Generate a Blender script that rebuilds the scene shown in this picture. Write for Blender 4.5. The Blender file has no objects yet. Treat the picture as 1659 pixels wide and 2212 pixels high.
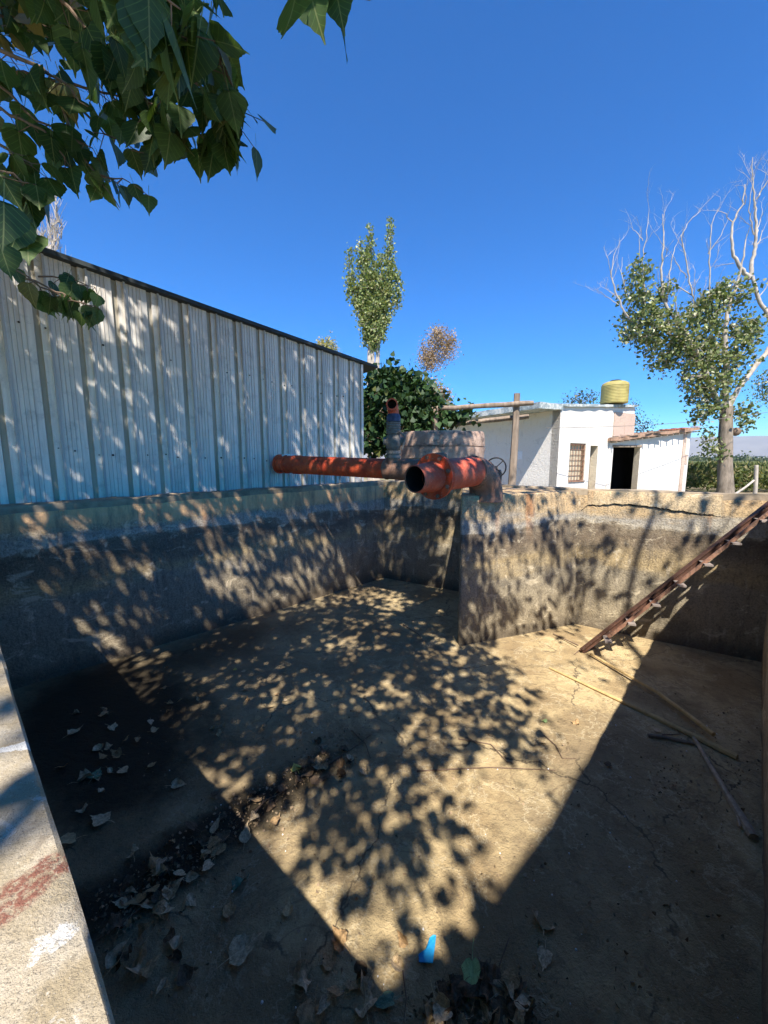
import bpy, math, random
import numpy as np
from mathutils import Vector, noise
R = math.radians
S = bpy.context.scene
COL = S.collection
random.seed(7); RNG = np.random.default_rng(11)

# ------------------------------------------------------------------ camera, sky, sun, exposure
CAMZ = 1.5; PITCH = R(7.6); FPX = 831.0; CX, CY = 829.5, 1106.0
cam_d = bpy.data.cameras.new('camera'); cam = bpy.data.objects.new('camera', cam_d); COL.objects.link(cam)
cam_d.sensor_fit = 'HORIZONTAL'; cam_d.sensor_width = 36; cam_d.lens = 36*FPX/1659
cam.location = (0, 0, CAMZ); cam.rotation_euler = (R(90)-PITCH, 0, 0)
cam_d.clip_start = 0.02; cam_d.clip_end = 40000
S.camera = cam
SUN_EL = R(53.7)
w = bpy.data.worlds.new('World'); S.world = w; w.use_nodes = True
wn = w.node_tree; wn.nodes.clear()
sky = wn.nodes.new('ShaderNodeTexSky'); sky.sky_type = 'NISHITA'; sky.sun_disc = False
sky.sun_elevation = SUN_EL; sky.sun_rotation = R(180); sky.altitude = 2200; sky.air_density = 1.0; sky.dust_density = 0.15; sky.ozone_density = 3.0
hs = wn.nodes.new('ShaderNodeHueSaturation'); hs.inputs['Saturation'].default_value = 1.72
bg = wn.nodes.new('ShaderNodeBackground'); bg.inputs[1].default_value = 0.118
wo = wn.nodes.new('ShaderNodeOutputWorld')
tint = wn.nodes.new('ShaderNodeMix'); tint.data_type = 'RGBA'; tint.blend_type = 'MULTIPLY'; tint.inputs[0].default_value = 1; tint.inputs[7].default_value = (.30,.91,1.08,1)
wn.links.new(sky.outputs[0], hs.inputs['Color']); wn.links.new(hs.outputs[0], tint.inputs[6]); wn.links.new(tint.outputs[2], bg.inputs[0]); wn.links.new(bg.outputs[0], wo.inputs[0])
sd = bpy.data.lights.new('sun', 'SUN'); sd.energy = 5.0; sd.angle = R(0.53); sd.color = (1, .93, .83)
sun = bpy.data.objects.new('sun', sd); COL.objects.link(sun); sun.rotation_euler = (R(90)-SUN_EL, 0, R(1.0)); sun.location = (0, -20, 30)
S.view_settings.view_transform = 'Standard'; S.view_settings.look = 'None'
S.view_settings.gamma = 1; S.view_settings.exposure = 1.05; S.view_settings.use_curve_mapping = False
S.render.resolution_x = 768; S.render.resolution_y = 1024
S.render.engine = 'CYCLES'
K = math.tan(SUN_EL)

def P(x, y, d):
    """world point on the ray of the 1659x2212 reference, at plan distance d"""
    u = (x-CX)/FPX; v = (y-CY)/FPX
    yc = math.cos(PITCH)-v*math.sin(PITCH); zc = -math.sin(PITCH)-v*math.cos(PITCH)
    t = d/yc
    return Vector((u*t, d, CAMZ+zc*t))
def proj(p):
    y = p[1]; z = p[2]-CAMZ
    f = y*math.cos(PITCH)-z*math.sin(PITCH); up = y*math.sin(PITCH)+z*math.cos(PITCH)
    if f < .02: return None
    return CX+FPX*p[0]/f, CY-FPX*up/f

# ------------------------------------------------------------------ mesh + tagging helpers
class MB:
    def __init__(s): s.v = []; s.f = []; s.m = []
    def add(s, vs, fs, m=0):
        b = len(s.v); s.v += [tuple(q) for q in vs]; s.f += [tuple(i+b for i in f) for f in fs]; s.m += [m]*len(fs); return b
    def box(s, lo, hi, m=0):
        x0,y0,z0 = lo; x1,y1,z1 = hi
        s.add([(x0,y0,z0),(x1,y0,z0),(x1,y1,z0),(x0,y1,z0),(x0,y0,z1),(x1,y0,z1),(x1,y1,z1),(x0,y1,z1)],
              [(0,3,2,1),(4,5,6,7),(0,1,5,4),(1,2,6,5),(2,3,7,6),(3,0,4,7)], m)
    def bar(s, a, b, wx, wz, up=(0,0,1), m=0, jit=0):
        a = Vector(a); b = Vector(b); d = (b-a).normalized(); up = Vector(up)
        x = d.cross(up).normalized(); z = x.cross(d).normalized(); vs = []
        for p in (a, b):
            for sx, sz in ((-1,-1),(1,-1),(1,1),(-1,1)):
                vs.append(p+x*sx*wx/2+z*sz*wz/2+Vector([random.uniform(-jit,jit) for _ in range(3)]))
        s.add(vs, [(0,1,2,3),(7,6,5,4),(0,4,5,1),(1,5,6,2),(2,6,7,3),(3,7,4,0)], m)
    def tube(s, pts, rad, n=8, m=0, cap=True, rough=0):
        pts = [Vector(p) for p in pts]
        if not hasattr(rad, '__len__'): rad = [rad]*len(pts)
        t0 = (pts[1]-pts[0]).normalized(); ref = Vector((0,0,1)) if abs(t0.z) < .9 else Vector((1,0,0))
        x = t0.cross(ref).normalized(); vs = []
        for i, p in enumerate(pts):
            t = (pts[min(i+1,len(pts)-1)]-pts[max(i-1,0)]).normalized()
            x = (x - t*x.dot(t)).normalized(); y = t.cross(x)
            for k in range(n):
                a = 2*math.pi*k/n; r = rad[i]
                if rough: r *= 1+rough*noise.noise(p*3+Vector((math.cos(a)*2,math.sin(a)*2,i*.3)))
                vs.append(p+(x*math.cos(a)+y*math.sin(a))*r)
        fs = [(i*n+k, i*n+(k+1)%n, (i+1)*n+(k+1)%n, (i+1)*n+k) for i in range(len(pts)-1) for k in range(n)]
        if cap: fs += [tuple(range(n-1,-1,-1)), tuple(range((len(pts)-1)*n, len(pts)*n))]
        s.add(vs, fs, m)
    def lathe(s, prof, o, ax, n=32, m=0, mats=None):
        o = Vector(o); ax = Vector(ax).normalized(); ref = Vector((0,0,1)) if abs(ax.z) < .9 else Vector((1,0,0))
        x = ax.cross(ref).normalized(); y = ax.cross(x); vs = []
        for d, r in prof:
            for k in range(n):
                a = 2*math.pi*k/n; vs.append(o+ax*d+(x*math.cos(a)+y*math.sin(a))*max(r,1e-4))
        b = len(s.v); s.v += [tuple(q) for q in vs]
        for i in range(len(prof)-1):
            for k in range(n):
                s.f.append((b+i*n+k, b+(i+1)*n+k, b+(i+1)*n+(k+1)%n, b+i*n+(k+1)%n)); s.m.append(mats[i] if mats else m)
    def build(s, name, mats, parent=None, smooth=False):
        me = bpy.data.meshes.new(name); me.from_pydata(s.v, [], s.f)
        if not isinstance(mats, (list,tuple)): mats = [mats]
        for q in mats: me.materials.append(q)
        me.polygons.foreach_set('material_index', s.m)
        if smooth: me.polygons.foreach_set('use_smooth', [True]*len(s.f))
        me.update()
        if smooth:
            try: me.set_sharp_from_angle(angle=R(40))
            except Exception: pass
        o = bpy.data.objects.new(name, me); COL.objects.link(o)
        if parent: o.parent = parent
        return o
def tag(o, label=None, cat=None, group=None, kind=None):
    if label: o['label'] = label
    if cat: o['category'] = cat
    if group: o['group'] = group
    if kind: o['kind'] = kind
    return o
def thing(name, loc, label, cat, rz=0, group=None):
    o = bpy.data.objects.new(name, None); COL.objects.link(o); o.location = loc; o.rotation_euler = (0,0,rz); o.empty_display_size = .2
    return tag(o, label, cat, group)
def rebase(o, root):
    """child meshes are authored in world coordinates: move them under a root that stands elsewhere"""
    o.data.transform(root.matrix_basis.inverted() if False else __import__('mathutils').Matrix.Translation(-root.location)); o.parent = root

# ------------------------------------------------------------------ node helpers
class NT:
    def __init__(s, name):
        s.mat = bpy.data.materials.new(name); s.mat.use_nodes = True; s.t = s.mat.node_tree; s.t.nodes.clear()
        s.out = s.t.nodes.new('ShaderNodeOutputMaterial'); s.geo = s.t.nodes.new('ShaderNodeNewGeometry')
        s.pos = s.geo.outputs['Position']
        s.tc = s.t.nodes.new('ShaderNodeTexCoord'); s.obj = s.tc.outputs['Object']
    def put(s, sock, v):
        if hasattr(v, 'is_output') or isinstance(v, bpy.types.NodeSocket): s.t.links.new(v, sock)
        elif isinstance(v, (tuple,list)) and len(v) == 3 and sock.type == 'RGBA': sock.default_value = (*v, 1)
        else: sock.default_value = v
    def math(s, op, a, b=0, c=None, clamp=False):
        n = s.t.nodes.new('ShaderNodeMath'); n.operation = op; n.use_clamp = clamp
        s.put(n.inputs[0], a); s.put(n.inputs[1], b)
        if c is not None: s.put(n.inputs[2], c)
        return n.outputs[0]
    def vm(s, op, a, b=None):
        n = s.t.nodes.new('ShaderNodeVectorMath'); n.operation = op; s.put(n.inputs[0], a)
        if b is not None: s.put(n.inputs[1], b)
        return n.outputs['Value'] if op in ('LENGTH','DOT_PRODUCT') else n.outputs[0]
    def xyz(s, v):
        n = s.t.nodes.new('ShaderNodeSeparateXYZ'); s.put(n.inputs[0], v); return n.outputs
    def noise(s, scale, detail=4, rough=.55, vec=None, dist=0, stretch=None, out='Fac'):
        v = s.pos if vec is None else vec
        if stretch: v = s.vm('MULTIPLY', v, stretch)
        n = s.t.nodes.new('ShaderNodeTexNoise'); n.inputs['Scale'].default_value = scale; n.inputs['Detail'].default_value = detail
        n.inputs['Roughness'].default_value = rough; n.inputs['Distortion'].default_value = dist; s.put(n.inputs['Vector'], v)
        return n.outputs[out]
    def voro(s, scale, feature='F1', vec=None):
        n = s.t.nodes.new('ShaderNodeTexVoronoi'); n.feature = feature; n.inputs['Scale'].default_value = scale
        s.put(n.inputs['Vector'], s.pos if vec is None else vec); return n.outputs['Distance']
    def mr(s, v, a, b, c=0., d=1., smooth=True):
        n = s.t.nodes.new('ShaderNodeMapRange'); n.interpolation_type = 'SMOOTHSTEP' if smooth else 'LINEAR'
        s.put(n.inputs[0], v)
        for i, q in enumerate((a,b,c,d)): n.inputs[1+i].default_value = q
        return n.outputs[0]
    def ramp(s, v, stops):
        n = s.t.nodes.new('ShaderNodeValToRGB'); e = n.color_ramp.elements
        while len(e) < len(stops): e.new(.5)
        for q, (p, c) in zip(e, stops): q.position = p; q.color = (*c, 1)
        s.put(n.inputs[0], v); return n.outputs[0]
    def mix(s, f, a, b, mode='MIX'):
        n = s.t.nodes.new('ShaderNodeMix'); n.data_type = 'RGBA'; n.blend_type = mode
        s.put(n.inputs[0], f); s.put(n.inputs[6], a); s.put(n.inputs[7], b); return n.outputs[2]
    def ell(s, cx, cy, rx, ry, rot=0, wob=.35, ns=3, soft=.35, plane='xy'):
        v = s.vm('SUBTRACT', s.pos, (cx, cy, 0) if plane == 'xy' else (cx, 0, cy))
        o = s.xyz(v); a = o[0]; b = o[1] if plane == 'xy' else o[2]
        c, q = math.cos(rot), math.sin(rot)
        xx = s.math('ADD', s.math('MULTIPLY', a, c/rx), s.math('MULTIPLY', b, q/rx))
        yy = s.math('ADD', s.math('MULTIPLY', a, -q/ry), s.math('MULTIPLY', b, c/ry))
        r = s.math('SQRT', s.math('ADD', s.math('MULTIPLY', xx, xx), s.math('MULTIPLY', yy, yy)))
        r = s.math('ADD', r, s.math('MULTIPLY', s.math('SUBTRACT', s.noise(ns, 6, .65), .5), wob*2.5))
        return s.mr(r, 1-soft, 1+soft, 1, 0)
    def bump(s, h, strength=.3, dist=.02, normal=None):
        n = s.t.nodes.new('ShaderNodeBump'); n.inputs['Strength'].default_value = strength; n.inputs['Distance'].default_value = dist
        s.put(n.inputs['Height'], h)
        if normal is not None: s.put(n.inputs['Normal'], normal)
        return n.outputs[0]
    def bsdf(s, col, rough=.85, normal=None, metal=0, spec=.3):
        n = s.t.nodes.new('ShaderNodeBsdfPrincipled'); s.put(n.inputs['Base Color'], col); s.put(n.inputs['Roughness'], rough)
        s.put(n.inputs['Metallic'], metal); n.inputs['Specular IOR Level'].default_value = spec
        if normal is not None: s.put(n.inputs['Normal'], normal)
        s.t.links.new(n.outputs[0], s.out.inputs[0]); return n
def simple(name, col, rough=.8, var=.25, scale=20, metal=0, b=.2, stretch=None, vec='obj'):
    t = NT(name); v = t.obj if vec == 'obj' else t.pos
    n = t.noise(scale, 6, .6, vec=v, stretch=stretch); n2 = t.noise(scale*.18, 3, .5, vec=v)
    f = t.math('ADD', t.math('MULTIPLY', n, .6), t.math('MULTIPLY', n2, .4))
    c = t.mix(t.mr(f, .3, .7), tuple(q*(1-var) for q in col), tuple(min(1,q*(1+var)) for q in col))
    t.bsdf(c, rough, t.bump(n, b, .01), metal); return t.mat

# ------------------------------------------------------------------ materials
def wall_mat(name, tint=(1,1,1), dark=1.0, band_top=0):
    t = NT(name); z = t.xyz(t.pos)[2]
    big = t.noise(1.1, 5, .6, dist=.4); mid = t.noise(6, 6, .65); fine = t.noise(60, 4, .7)
    band = t.noise(1.6, 5, .6, stretch=(.6,.6,3.2))
    h = t.math('ADD', z, t.math('ADD', t.math('MULTIPLY', t.math('SUBTRACT', band, .5), .55), t.math('MULTIPLY', t.math('SUBTRACT', mid, .5), .18)))
    hn = t.mr(h, -.5, 1.15, 0, 1, False)
    base = t.ramp(hn, [(0,(.19,.165,.12)),(.12,(.26,.23,.17)),(.42,(.27,.245,.19)),(.52,(.36,.29,.17)),(.60,(.23,.19,.13)),(.68,(.125,.10,.075)),
                       (.74,(.20,.17,.125)),(.76,(.37,.35,.30)),(.81,(.28,.27,.245)),(.865,(.40,.31,.19)),(1,(.47,.34,.20))])
    streak = t.noise(9, 5, .7, stretch=(1,1,.13))
    c = t.mix(t.mr(streak, .5, .72, 0, .75), base, (.11,.10,.085))
    c = t.mix(t.mr(t.noise(13, 5, .6, stretch=(1,1,.18)), .60, .74, 0, .55), c, (.50,.46,.38))
    ost = t.math('MULTIPLY', t.mr(t.noise(3.3, 4, .6, stretch=(1,1,.1)), .60, .70), t.mr(z, .55, 1.0))
    c = t.mix(t.math('MULTIPLY', ost, .7), c, (.38,.17,.07))
    c = t.mix(t.mr(big, .56, .72, 0, .55), c, (.075,.07,.06))
    c = t.mix(t.mr(fine, .30, .62, .5, 0), c, (.05,.043,.035))
    c = t.mix(t.mr(t.noise(26, 6, .75, stretch=(1,1,.6)), .52, .66, 0, .5), c, (.07,.06,.045))
    c = t.mix(t.mr(t.noise(4.5, 6, .7, stretch=(1,1,1.6), dist=.8), .55, .66, 0, .6), c, (.52,.47,.36))
    c = t.mix(t.mr(t.noise(140, 3, .6), .6, .75, 0, .45), c, (.6,.55,.46))
    if band_top: c = t.mix(t.math('MULTIPLY', t.mr(t.math('ADD', z, t.math('MULTIPLY', t.math('SUBTRACT', mid, .5), .12)), .86, .93), band_top), c, t.mix(t.mr(streak, .4, .65), (.52,.34,.19), (.26,.18,.12)))
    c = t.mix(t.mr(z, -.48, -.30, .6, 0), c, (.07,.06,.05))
    c = t.mix(1, c, tuple(q*dark for q in tint), 'MULTIPLY')
    hh = t.math('ADD', t.math('MULTIPLY', mid, .6), t.math('ADD', t.math('MULTIPLY', fine, .35), t.math('MULTIPLY', streak, .3)))
    t.bsdf(c, .92, t.bump(hh, 1, .035)); return t.mat
M = {}
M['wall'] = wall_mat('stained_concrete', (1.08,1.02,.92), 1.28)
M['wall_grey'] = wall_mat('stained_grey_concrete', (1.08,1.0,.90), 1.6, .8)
M['walltop'] = simple('worn_wall_top', (.30,.235,.16), .95, .35, 12, b=.6, vec='pos')
M['plaster_lay'] = wall_mat('pale_plaster_layer', (1.12,1.14,1.12), 1.2)
def m_floor():
    t = NT('silty_concrete_floor')
    big = t.noise(1.3, 6, .62, dist=.5); mid = t.noise(7, 6, .65); fine = t.noise(85, 4, .75)
    c = t.mix(t.mr(big, .38, .62), (.30,.215,.115), (.50,.385,.215))
    c = t.mix(t.mr(t.noise(3.1, 6, .7, dist=.9), .52, .66, 0, .6), c, (.24,.165,.09))
    c = t.mix(t.mr(t.noise(200, 3, .7), .55, .72, 0, .6), c, (.64,.54,.36))
    c = t.mix(t.mr(mid, .50, .72, 0, .6), c, (.22,.165,.10))
    c = t.mix(t.mr(t.noise(24, 5, .7), .60, .74, 0, .55), c, (.55,.46,.31))
    c = t.mix(t.mr(fine, .52, .72, 0, .6), c, (.16,.125,.08))
    c = t.mix(t.mr(t.voro(38), .10, .05, 0, .55), c, (.62,.56,.44))
    e1 = t.ell(-2.15, 2.75, 1.15, .62, R(138), .4, 2.2, .3)
    e2 = t.ell(-1.0, 1.75, .95, .17, R(44), .5, 5, .5)
    e3 = t.ell(-2.2, 3.55, 1.3, .35, R(45), .5, 2.5, .6)
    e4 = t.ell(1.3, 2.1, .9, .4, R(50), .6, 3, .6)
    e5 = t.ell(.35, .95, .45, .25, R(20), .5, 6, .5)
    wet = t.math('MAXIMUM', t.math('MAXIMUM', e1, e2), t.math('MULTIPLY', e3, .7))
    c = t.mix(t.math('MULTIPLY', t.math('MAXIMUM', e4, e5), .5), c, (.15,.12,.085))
    ln = t.math('ABSOLUTE', t.math('SUBTRACT', t.noise(1.7, 5, .6, dist=.6), .47)); c = t.mix(t.mr(ln, .0, .010, .55, 0), c, (.20,.15,.09))
    ln2 = t.math('ABSOLUTE', t.math('SUBTRACT', t.noise(2.6, 6, .65, dist=.3), .54)); c = t.mix(t.mr(ln2, .0, .014, .4, 0), c, (.62,.53,.37))
    vo = t.t.nodes.new('ShaderNodeTexVoronoi'); vo.feature = 'DISTANCE_TO_EDGE'; vo.inputs['Scale'].default_value = .75; t.put(vo.inputs['Vector'], t.vm('ADD', t.pos, t.vm('MULTIPLY', t.noise(3, 5, .6, out='Color'), (.35,.35,0))))
    c = t.mix(t.math('MULTIPLY', t.mr(vo.outputs['Distance'], .001, .007, .8, 0), t.mr(big, .45, .55)), c, (.07,.055,.04))
    c = t.mix(t.mr(t.noise(11, 6, .72, dist=.5), .55, .63, 0, .45), c, (.17,.125,.075))
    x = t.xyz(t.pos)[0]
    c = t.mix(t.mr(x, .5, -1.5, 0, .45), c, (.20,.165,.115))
    c = t.mix(t.math('MULTIPLY', wet, .95), c, (.022,.017,.011))
    hh = t.math('ADD', t.math('MULTIPLY', mid, 1.2), t.math('ADD', t.math('MULTIPLY', fine, .5), t.math('MULTIPLY', t.noise(24, 5, .7), .8)))
    c = t.mix(1, c, (1.12,1.12,1.08), 'MULTIPLY')
    t.bsdf(c, t.math('SUBTRACT', .93, t.math('MULTIPLY', wet, .25)), t.bump(hh, .9, .022)); return t.mat
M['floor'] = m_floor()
def m_rim():
    t = NT('weathered_rim_concrete')
    mid = t.noise(14, 7, .7); fine = t.noise(420, 4, .75); f2 = t.noise(120, 5, .7)
    c = t.mix(t.mr(mid, .36, .64), (.34,.275,.175), (.50,.43,.32))
    c = t.mix(t.mr(t.noise(3.5, 5, .6), .5, .7, 0, .6), c, (.33,.31,.26))
    c = t.mix(t.mr(fine, .54, .74, 0, .7), c, (.13,.11,.08))
    c = t.mix(t.mr(f2, .60, .75, 0, .6), c, (.26,.20,.13))
    c = t.mix(t.mr(t.noise(330, 3, .6), .62, .74, 0, .7), c, (.68,.62,.52))
    red = t.ell(-.337, .292, .062, .020, R(72), .7, 60, .12)
    c = t.mix(t.math('MULTIPLY', t.math('MULTIPLY', red, .95), t.mr(t.noise(120, 6, .75), .40, .56, .15, 1)), c, (.22,.085,.058))
    c = t.mix(t.math('MULTIPLY', t.ell(-.275, .268, .014, .009, R(50), 1.3, 110, .15), t.mr(t.noise(260, 5, .7), .40, .50, .25, 1)), c, (.66,.64,.59))
    c = t.mix(t.mr(t.noise(31, 6, .7, dist=1.2), .64, .67, 0, .5), c, (.62,.59,.52))
    c = t.mix(t.mr(t.voro(60), .16, .08, 0, .5), c, (.14,.12,.09))
    c = t.mix(t.ell(-.50, .49, .045, .009, R(25), .9, 70, .08), c, (.66,.65,.61))
    c = t.mix(t.mr(t.noise(38, 6, .7, dist=.6), .56, .64, 0, .55), c, (.30,.24,.17))
    c = t.mix(t.mr(t.noise(700, 2, .5), .60, .68, 0, .7), c, (.09,.08,.065))
    hh = t.math('ADD', t.math('MULTIPLY', f2, 1), t.math('MULTIPLY', fine, .5))
    t.bsdf(c, .95, t.bump(hh, .8, .004)); return t.mat
M['rim'] = m_rim()
def m_ground():
    t = NT('dry_dirt'); n = t.noise(.4, 6, .6); f = t.noise(9, 6, .7)
    c = t.mix(t.mr(n, .4, .62), (.30,.24,.16), (.16,.16,.075)); c = t.mix(t.mr(f, .5, .7, 0, .5), c, (.20,.15,.10))
    t.bsdf(c, .95, t.bump(f, .5, .03)); return t.mat
M['ground'] = m_ground()
PER = .32
def m_shed():
    t = NT('weathered_zinc_sheet'); o = t.xyz(t.obj); s = o[0]; z = o[2]
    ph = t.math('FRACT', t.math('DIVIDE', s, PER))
    streak = t.noise(22, 5, .65, vec=t.obj, stretch=(1,1,.05)); n = t.noise(5, 6, .7, vec=t.obj); n2 = t.noise(2.2, 5, .65, vec=t.obj, stretch=(1,1,.4))
    c = t.mix(t.mr(streak, .35, .65), (.64,.60,.545), (.82,.78,.71))
    c = t.mix(t.mr(n, .50, .70, 0, .5), c, (.36,.36,.35))
    # rib shading painted in by period: brown ground-lit strip, then a blue-grey one
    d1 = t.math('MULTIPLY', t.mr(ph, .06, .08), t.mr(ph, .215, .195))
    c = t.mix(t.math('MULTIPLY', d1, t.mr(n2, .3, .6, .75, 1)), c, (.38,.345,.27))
    d2 = t.math('MULTIPLY', t.mr(ph, .37, .385), t.mr(ph, .45, .435))
    c = t.mix(t.math('MULTIPLY', d2, .7), c, (.32,.33,.34))
    for a in (.55,.66,.77,.88):
        dd = t.math('MULTIPLY', t.mr(ph, a-.012, a-.004), t.mr(ph, a+.012, a+.004))
        c = t.mix(t.math('MULTIPLY', dd, .55), c, (.25,.25,.25))
    sc = t.math('ABSOLUTE', t.math('SUBTRACT', t.noise(4.5, 3, .6, vec=t.obj, dist=1.2), .5))
    c = t.mix(t.math('MULTIPLY', t.mr(sc, 0, .004, .5, 0), t.mr(n, .45, .6)), c, (.2,.19,.17))
    c = t.mix(t.math('MULTIPLY', t.mr(t.noise(3, 5, .7, vec=t.obj, stretch=(1,1,.12)), .64, .74), .6), c, (.20,.17,.10))
    t.bsdf(c, .6, t.bump(t.math('ADD', n, streak), .2, .008), .1, .4); return t.mat
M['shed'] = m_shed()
def m_red(name, c1, c2, rust, amt):
    t = NT(name); n = t.noise(7, 6, .65); f = t.noise(45, 5, .7)
    c = t.mix(t.mr(n, .35, .65), c1, c2)
    c = t.mix(t.mr(t.math('ADD', t.math('MULTIPLY', n, .6), t.math('MULTIPLY', f, .4)), amt, amt+.1, 0, .85), c, rust)
    c = t.mix(t.mr(t.noise(90, 3, .6), .62, .70, 0, .6), c, (.45,.38,.32))
    c = t.mix(t.mr(t.noise(16, 6, .7, stretch=(1,1,.25)), .56, .64, 0, .6), c, rust)
    c = t.mix(t.mr(t.voro(26), .10, .05, 0, .8), c, (.10,.06,.045))
    t.bsdf(c, .62, t.bump(f, .35, .008), 0, .3); return t.mat
M['red'] = m_red('worn_red_paint', (.54,.055,.018), (.70,.11,.035), (.20,.06,.035), .57)
M['redpale'] = m_red('faded_red_paint', (.52,.075,.035), (.64,.15,.08), (.22,.09,.06), .56)
M['rust'] = m_red('brown_rusty_steel', (.22,.11,.07), (.34,.19,.125), (.09,.055,.04), .5)
M['stair'] = m_red('rusty_stair_steel', (.07,.035,.024), (.15,.07,.045), (.05,.03,.025), .5)
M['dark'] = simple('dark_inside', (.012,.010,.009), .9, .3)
M['greyiron'] = simple('grey_cast_iron', (.19,.17,.15), .6, .4, 30)
M['blueiron'] = simple('chipped_blue_paint', (.05,.07,.13), .6, .5, 30)
M['black'] = simple('black_iron', (.02,.02,.022), .45, .3)
M['trim'] = simple('dark_roof_edge', (.035,.045,.05), .6, .3)
M['wood'] = simple('grey_weathered_wood', (.24,.185,.14), .9, .45, 14, stretch=(1,1,.15), b=.5)
M['bark'] = simple('rough_bark', (.21,.17,.13), .95, .45, 14, stretch=(1,1,.25), b=1)
M['barkpale'] = simple('pale_bark', (.40,.35,.29), .9, .3, 14, stretch=(1,1,.4), b=.5)
M['barkbrown'] = simple('brown_bark', (.20,.14,.10), .9, .3, 40, b=.5)
M['twig'] = simple('twig_bark', (.17,.115,.08), .85, .3, 60)
M['cane'] = simple('dry_cane', (.52,.37,.17), .7, .25, 30)
M['stickgrey'] = simple('grey_stick', (.42,.34,.25), .9, .35, 40, b=.6)
M['paper'] = simple('white_paper', (.75,.75,.75), .9, .06)
def m_leaf(name, lo, hi, alt, trans=.35, rough=.5, altamt=.12, veins=False):
    t = NT(name); a = t.t.nodes.new('ShaderNodeAttribute'); a.attribute_name = 'tone'; f = a.outputs['Fac']
    c = t.mix(f, lo, hi); c = t.mix(t.mr(f, 1-altamt, 1-altamt*.6, 0, .9), c, alt)
    c = t.mix(t.mr(t.noise(45, 4, .6), .45, .7, 0, .3), c, tuple(q*.55 for q in lo))
    if veins:
        ax = t.t.nodes.new('ShaderNodeAttribute'); ax.attribute_name = 'leaf_x'; ay = t.t.nodes.new('ShaderNodeAttribute'); ay.attribute_name = 'leaf_y'
        ab = t.math('ABSOLUTE', ax.outputs['Fac']); fr = t.math('FRACT', t.math('MULTIPLY', t.math('ADD', t.math('SUBTRACT', ay.outputs['Fac'], t.math('MULTIPLY', t.math('POWER', ab, .8), .7)), t.math('MULTIPLY', t.noise(18, 2, .5), .12)), 6.0))
        c = t.mix(t.mr(t.math('ABSOLUTE', t.math('SUBTRACT', fr, .5)), 0, .09, .4, 0), c, tuple(min(1,q*2.2) for q in hi))
        c = t.mix(t.mr(ab, .006, .022, .8, 0), c, (.22,.25,.10))
        sp = t.noise(160, 3, .6); c = t.mix(t.mr(sp, .68, .74, 0, .7), c, (.10,.07,.03))
    p = t.t.nodes.new('ShaderNodeBsdfPrincipled'); t.put(p.inputs['Base Color'], c); p.inputs['Roughness'].default_value = rough
    p.inputs['Specular IOR Level'].default_value = .35
    tr = t.t.nodes.new('ShaderNodeBsdfTranslucent'); t.put(tr.inputs[0], t.mix(1, c, (1.25,1.3,.6), 'MULTIPLY'))
    mx = t.t.nodes.new('ShaderNodeMixShader'); mx.inputs[0].default_value = trans
    t.t.links.new(p.outputs[0], mx.inputs[1]); t.t.links.new(tr.outputs[0], mx.inputs[2]); t.t.links.new(mx.outputs[0], t.out.inputs[0]); return t.mat
M['leaf_near'] = m_leaf('green_poplar_leaf', (.028,.064,.022), (.085,.14,.035), (.12,.10,.03), .36, .45, .03, True)
M['leaf_canopy'] = m_leaf('canopy_leaf', (.03,.065,.02), (.07,.12,.03), (.20,.15,.03), .22)
M['leaf_poplar'] = m_leaf('olive_poplar_leaf', (.12,.17,.045), (.32,.36,.14), (.42,.40,.20), .25, .4, .2)
M['leaf_tree'] = m_leaf('mixed_green_leaf', (.07,.11,.03), (.27,.30,.11), (.38,.36,.22), .25, .35, .18)
M['leaf_vine'] = m_leaf('dark_vine_leaf', (.018,.045,.018), (.05,.10,.03), (.14,.15,.04), .2, .5, .06)
M['leaf_brown'] = m_leaf('brown_dry_leaf', (.28,.19,.11), (.42,.30,.19), (.55,.42,.3), .25)
M['leaf_yellow'] = m_leaf('yellowing_leaf', (.28,.27,.09), (.45,.40,.15), (.5,.38,.2), .3)
M['leaf_far'] = m_leaf('far_green_leaf', (.05,.075,.035), (.10,.13,.06), (.18,.17,.09), .25)
M['crop'] = m_leaf('field_plant_leaf', (.07,.10,.025), (.17,.18,.06), (.33,.27,.13), .3, .7, .25)

# ------------------------------------------------------------------ leaves and trees
LOW_V = np.array([(0,0,0),(.36,.10,.05),(.42,.36,.07),(0,1,-.05),(-.42,.36,.07),(-.36,.10,.05)], float)
LOW_F = [(0,1,2,3),(0,3,4,5)]
def hi_leaf():
    o = [(0,0),(.16,-.05),(.33,.02),(.45,.15),(.475,.27),(.44,.39),(.37,.50),(.29,.60),(.21,.70),(.13,.80),(.06,.90),(.015,1.06)]
    v = []
    for i,(x,y) in enumerate(o):
        if 1 < i < 11: x += (.018 if i % 2 else -.012)
        v.append((x, y, .10*abs(x)-.10*y*y))
    mid = [(0,y,-.10*y*y) for (_,y) in o]
    V = v+mid+[(-x,y,z) for (x,y,z) in v]; n = len(o); F = []
    for i in range(n-1):
        F.append((n+i, i, i+1, n+i+1)); F.append((n+i, n+i+1, 2*n+i+1, 2*n+i))
    # petiole as a slim flat strip
    b = len(V); V += [(-.012,0.02,0),(.012,.02,0),(.012,-.55,.06),(-.012,-.55,.06)]; F.append((b,b+1,b+2,b+3))
    return np.array(V, float), F
HI_V, HI_F = hi_leaf()
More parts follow.
